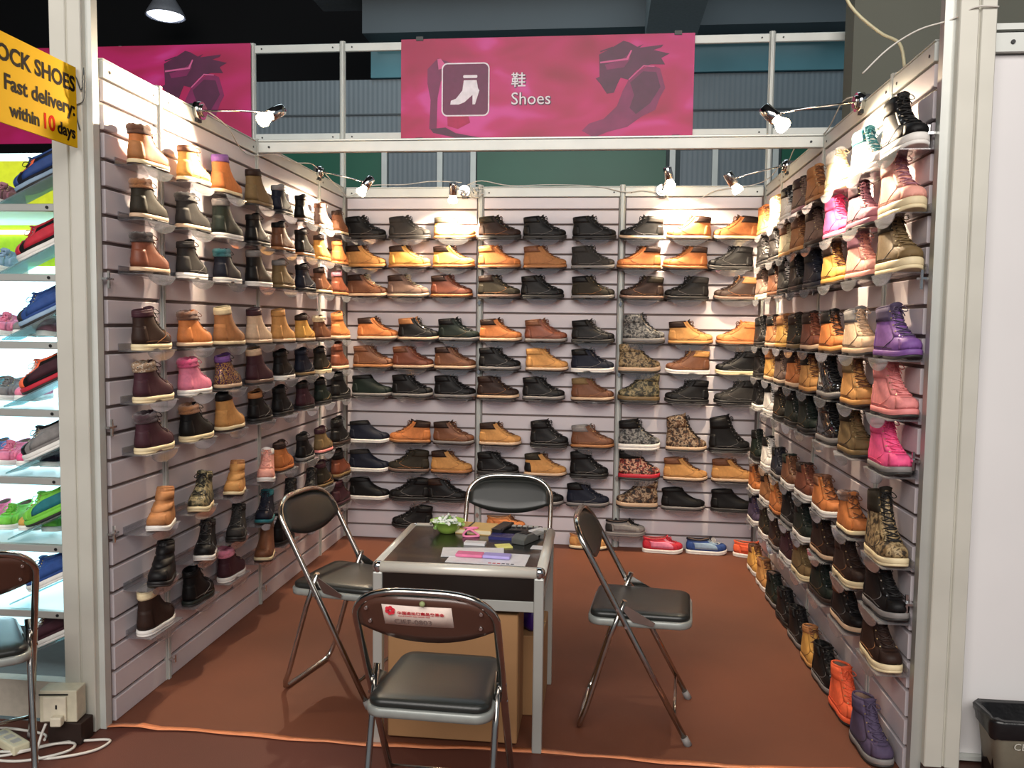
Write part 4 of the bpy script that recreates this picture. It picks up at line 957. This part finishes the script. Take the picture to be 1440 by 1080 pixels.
# sloping trays with a sneaker on each
NS = [("s nv bl lb t:bl e:co h:pu p:bl", 1.999, 'navy and orange'), ("s bk rd wh t:rd h:bk e:rd l:rd p:rd", 1.737, 'black and red'), ("s bl bl lb t:cg", 1.480, 'blue and grey'),
      ("s bk co rd t:co h:bl e:co l:wh p:mr", 1.220, 'red and black striped'), ("s gy bk wh t:bk h:bk", .957, 'grey and black'), ("s lm lm lm h:bl e:lm p:te", .694, 'lime green'), ("s bl bl wh", .433, 'bright blue'), ("s mr mr wh l:wh", .20, 'maroon white-laced')]
for i, (sp_, z, nm) in enumerate(NS):
    tr = thing('shoe_tray', 'sloping white acrylic tray under the ' + nm + ' sneaker', 'tray', (-.28, -2.86, z + .002))
    a = .56
    o = MB().prism([(-.17, 0), (.15, .32 * math.tan(a) * .75), (.15, .32 * math.tan(a) * .75 + .006), (-.17, .006)], 'y', -.055, .055).obj('tray_plate', clear('cyan tinted acrylic', (190, 236, 240), .3), tr)
    MB().prism([(.145, 0), (.15, 0), (.15, .11), (.145, .11)], 'y', -.05, .05).obj('tray_leg', clear('cyan tinted acrylic', (190, 236, 240), .3), tr)
    sl = math.atan2(.32 * math.tan(a) * .75, .32)
    shoe(sp_, (-.28 + .13, -2.86, z + .002 + (.13 + .17) * math.tan(sl) + .009), PI, '', label=nm + ' sneaker, ' + ORD[i] + ' from top on the rack at left', ry=sl * 1.0, scale=.98, group='sneakers on the lit rack')
rr = random.Random(11)
k = 0
for z, cols in ((1.737, ['gy', 'lb']), (1.480, ['pk', 'pk', 'gy', 'mv', 'cr', 'co']), (1.220, ['te', 'gy', 'pk']), (.957, ['bl', 'pk', 'hp', 'nv', 'hp']), (.694, ['hp', 'lm', 'ye', 'lm', 'te']), (1.999, ['lb', 'mv'])):
    for j, c in enumerate(cols):
        x = -.66 + j * .10; k += 1
        shoe("s %s %s wh" % (c, c), (x, -2.62, z + .014), PI / 2 * -1 + .1, '', scale=.82, label='small %s sneaker, %s from left in back row, %s of lit rack' % (cname(c), ORD[j], {1.737: 'second shelf', 1.480: 'third shelf', 1.220: 'fourth shelf', .957: 'fifth shelf', .694: 'sixth shelf', 1.999: 'top shelf'}[z]), group='small sneakers at the back of the lit rack')
y2 = thing('yellow_poster', 'yellow poster reading SHOES and 10days behind the lit rack sneakers', 'poster', (-.47, -2.43, 1.80))
MB().box(-.4, -.002, .0, .265, .002, .46).obj('poster_sheet', mat('bright yellow poster', (222, 232, 40), .5), y2)
text('SHOES', .075, (.20, -.003, .34), (PI / 2, 0, 0), mat('orange print', (196, 110, 40), .5), y2, 'lettering', .0003, 'RIGHT', .002)
text('order:', .06, (.08, -.003, .25), (PI / 2, 0, 0), INK, y2, 'lettering', .0003, 'RIGHT', .0015)
text('10days', .06, (.10, -.003, .05), (PI / 2, 0, 0), INK, y2, 'lettering', .0003, 'RIGHT', .0015)
pf = thing('yellow_pompom', 'round yellow fluffy ornament beside the blue sneaker on the lit rack', 'ornament', (-.46, -2.72, 1.535))
pv = MB()
for i in range(60):
    a = rr.uniform(0, 2 * PI); e = math.acos(rr.uniform(-1, 1)); d = Vector((math.sin(e) * math.cos(a), math.sin(e) * math.sin(a), math.cos(e)))
    pv.tube([d * .004, d * .045], [.006, .002], 4)
pv.obj('fluff', mat('yellow fluff', (236, 226, 40), .9), pf)
# rack light
d = bpy.data.lights.new('rack_light', 'AREA'); d.shape = 'RECTANGLE'; d.size = .9; d.size_y = 1.9; d.energy = 9; d.color = (.85, .97, 1.0)
o = bpy.data.objects.new('rack_light', d); COL.objects.link(o); o.parent = nd; o.location = (-.2, .54, 1.2); o.rotation_euler = (PI / 2, 0, PI)
o.rotation_euler = (-PI / 2, 0, 0)

# ------------------------------------------------------------------ sockets and cables bottom left
sk = thing('socket_box', 'cream power socket box leaning on the left front post', 'socket', (-.10, -3.10, .085), .15)
bevel(MB().box(-.075, -.035, 0, .06, .04, .12).obj('box_body', mat('cream plastic', (206, 200, 176), .5), sk), .004, 2)
bevel(MB().box(-.058, -.045, .008, .025, -.036, .10).obj('face_plate', mat('ivory plastic', (222, 214, 192), .45), sk), .003, 2)
MB().box(-.012, -.047, .055, -.006, -.0455, .07).obj('slot', BLKM, sk)
MB().box(-.075, -.037, .102, .03, -.0352, .108).obj('shadow_gap', BLKM, sk)
bevel(MB().box(-.02, -.075, .0, .02, -.0465, .035).obj('plug', mat('ivory plastic', (222, 214, 192), .45), sk), .005, 2)
db_ = tag(bevel(MB().box(-.15, -3.13, 0.0, -.02, -3.05, .082).obj('dark_block', mat('dark brown block', (40, 24, 18), .6)), .003, 1), 'dark brown wooden block under the socket box by the left post', 'block')
bk_ = thing('black_adapter', 'black power adapter plugged among the cables at bottom left', 'adapter', (-.42, -3.16, 0), .3)
bevel(MB().box(-.05, -.035, 0, .04, .035, .06).obj('body', BLKM, bk_), .008, 2)
MB().cyl((.04, 0, .03), (.06, 0, .03), .008, n=8).obj('cord_end', BLKM, bk_)
st_ = thing('power_strip', 'white multi-socket power strip lying beside the black adapter', 'power strip', (-.27, -3.17, 0), -.5)
bevel(MB().box(-.09, -.03, 0, .09, .03, .035).obj('body', mat('yellowed white plastic', (216, 210, 180), .5), st_), .006, 2)
for i in range(3): MB().box(-.07 + i * .05, -.015, .035, -.04 + i * .05, .015, .0365).obj('outlet', KW, st_)
for i, (pts, lb) in enumerate((
   ([(-.12, -3.18, .10), (-.13, -3.20, .05), (-.11, -3.24, .006), (-.02, -3.22, .005), (.06, -3.16, .005), (.07, -3.09, .005), (.0, -3.10, .006), (-.1, -3.15, .012), (-.25, -3.25, .006), (-.45, -3.28, .005)], 'white cable from the socket box looping on the carpet'),
   ([(-.5, -3.22, .005), (-.3, -3.27, .006), (-.15, -3.27, .006), (-.03, -3.20, .012), (-.04, -3.14, .012), (-.12, -3.16, .012), (-.2, -3.22, .012), (-.35, -3.24, .012)], 'second white cable curled in front of the dark block'),
   ([(-.6, -3.10, .005), (-.4, -3.07, .012), (-.28, -3.12, .04), (-.2, -3.08, .006), (-.17, -3.12, .006)], 'white cable running to the power strip'))):
    cable(pts, lb, .005, 6)
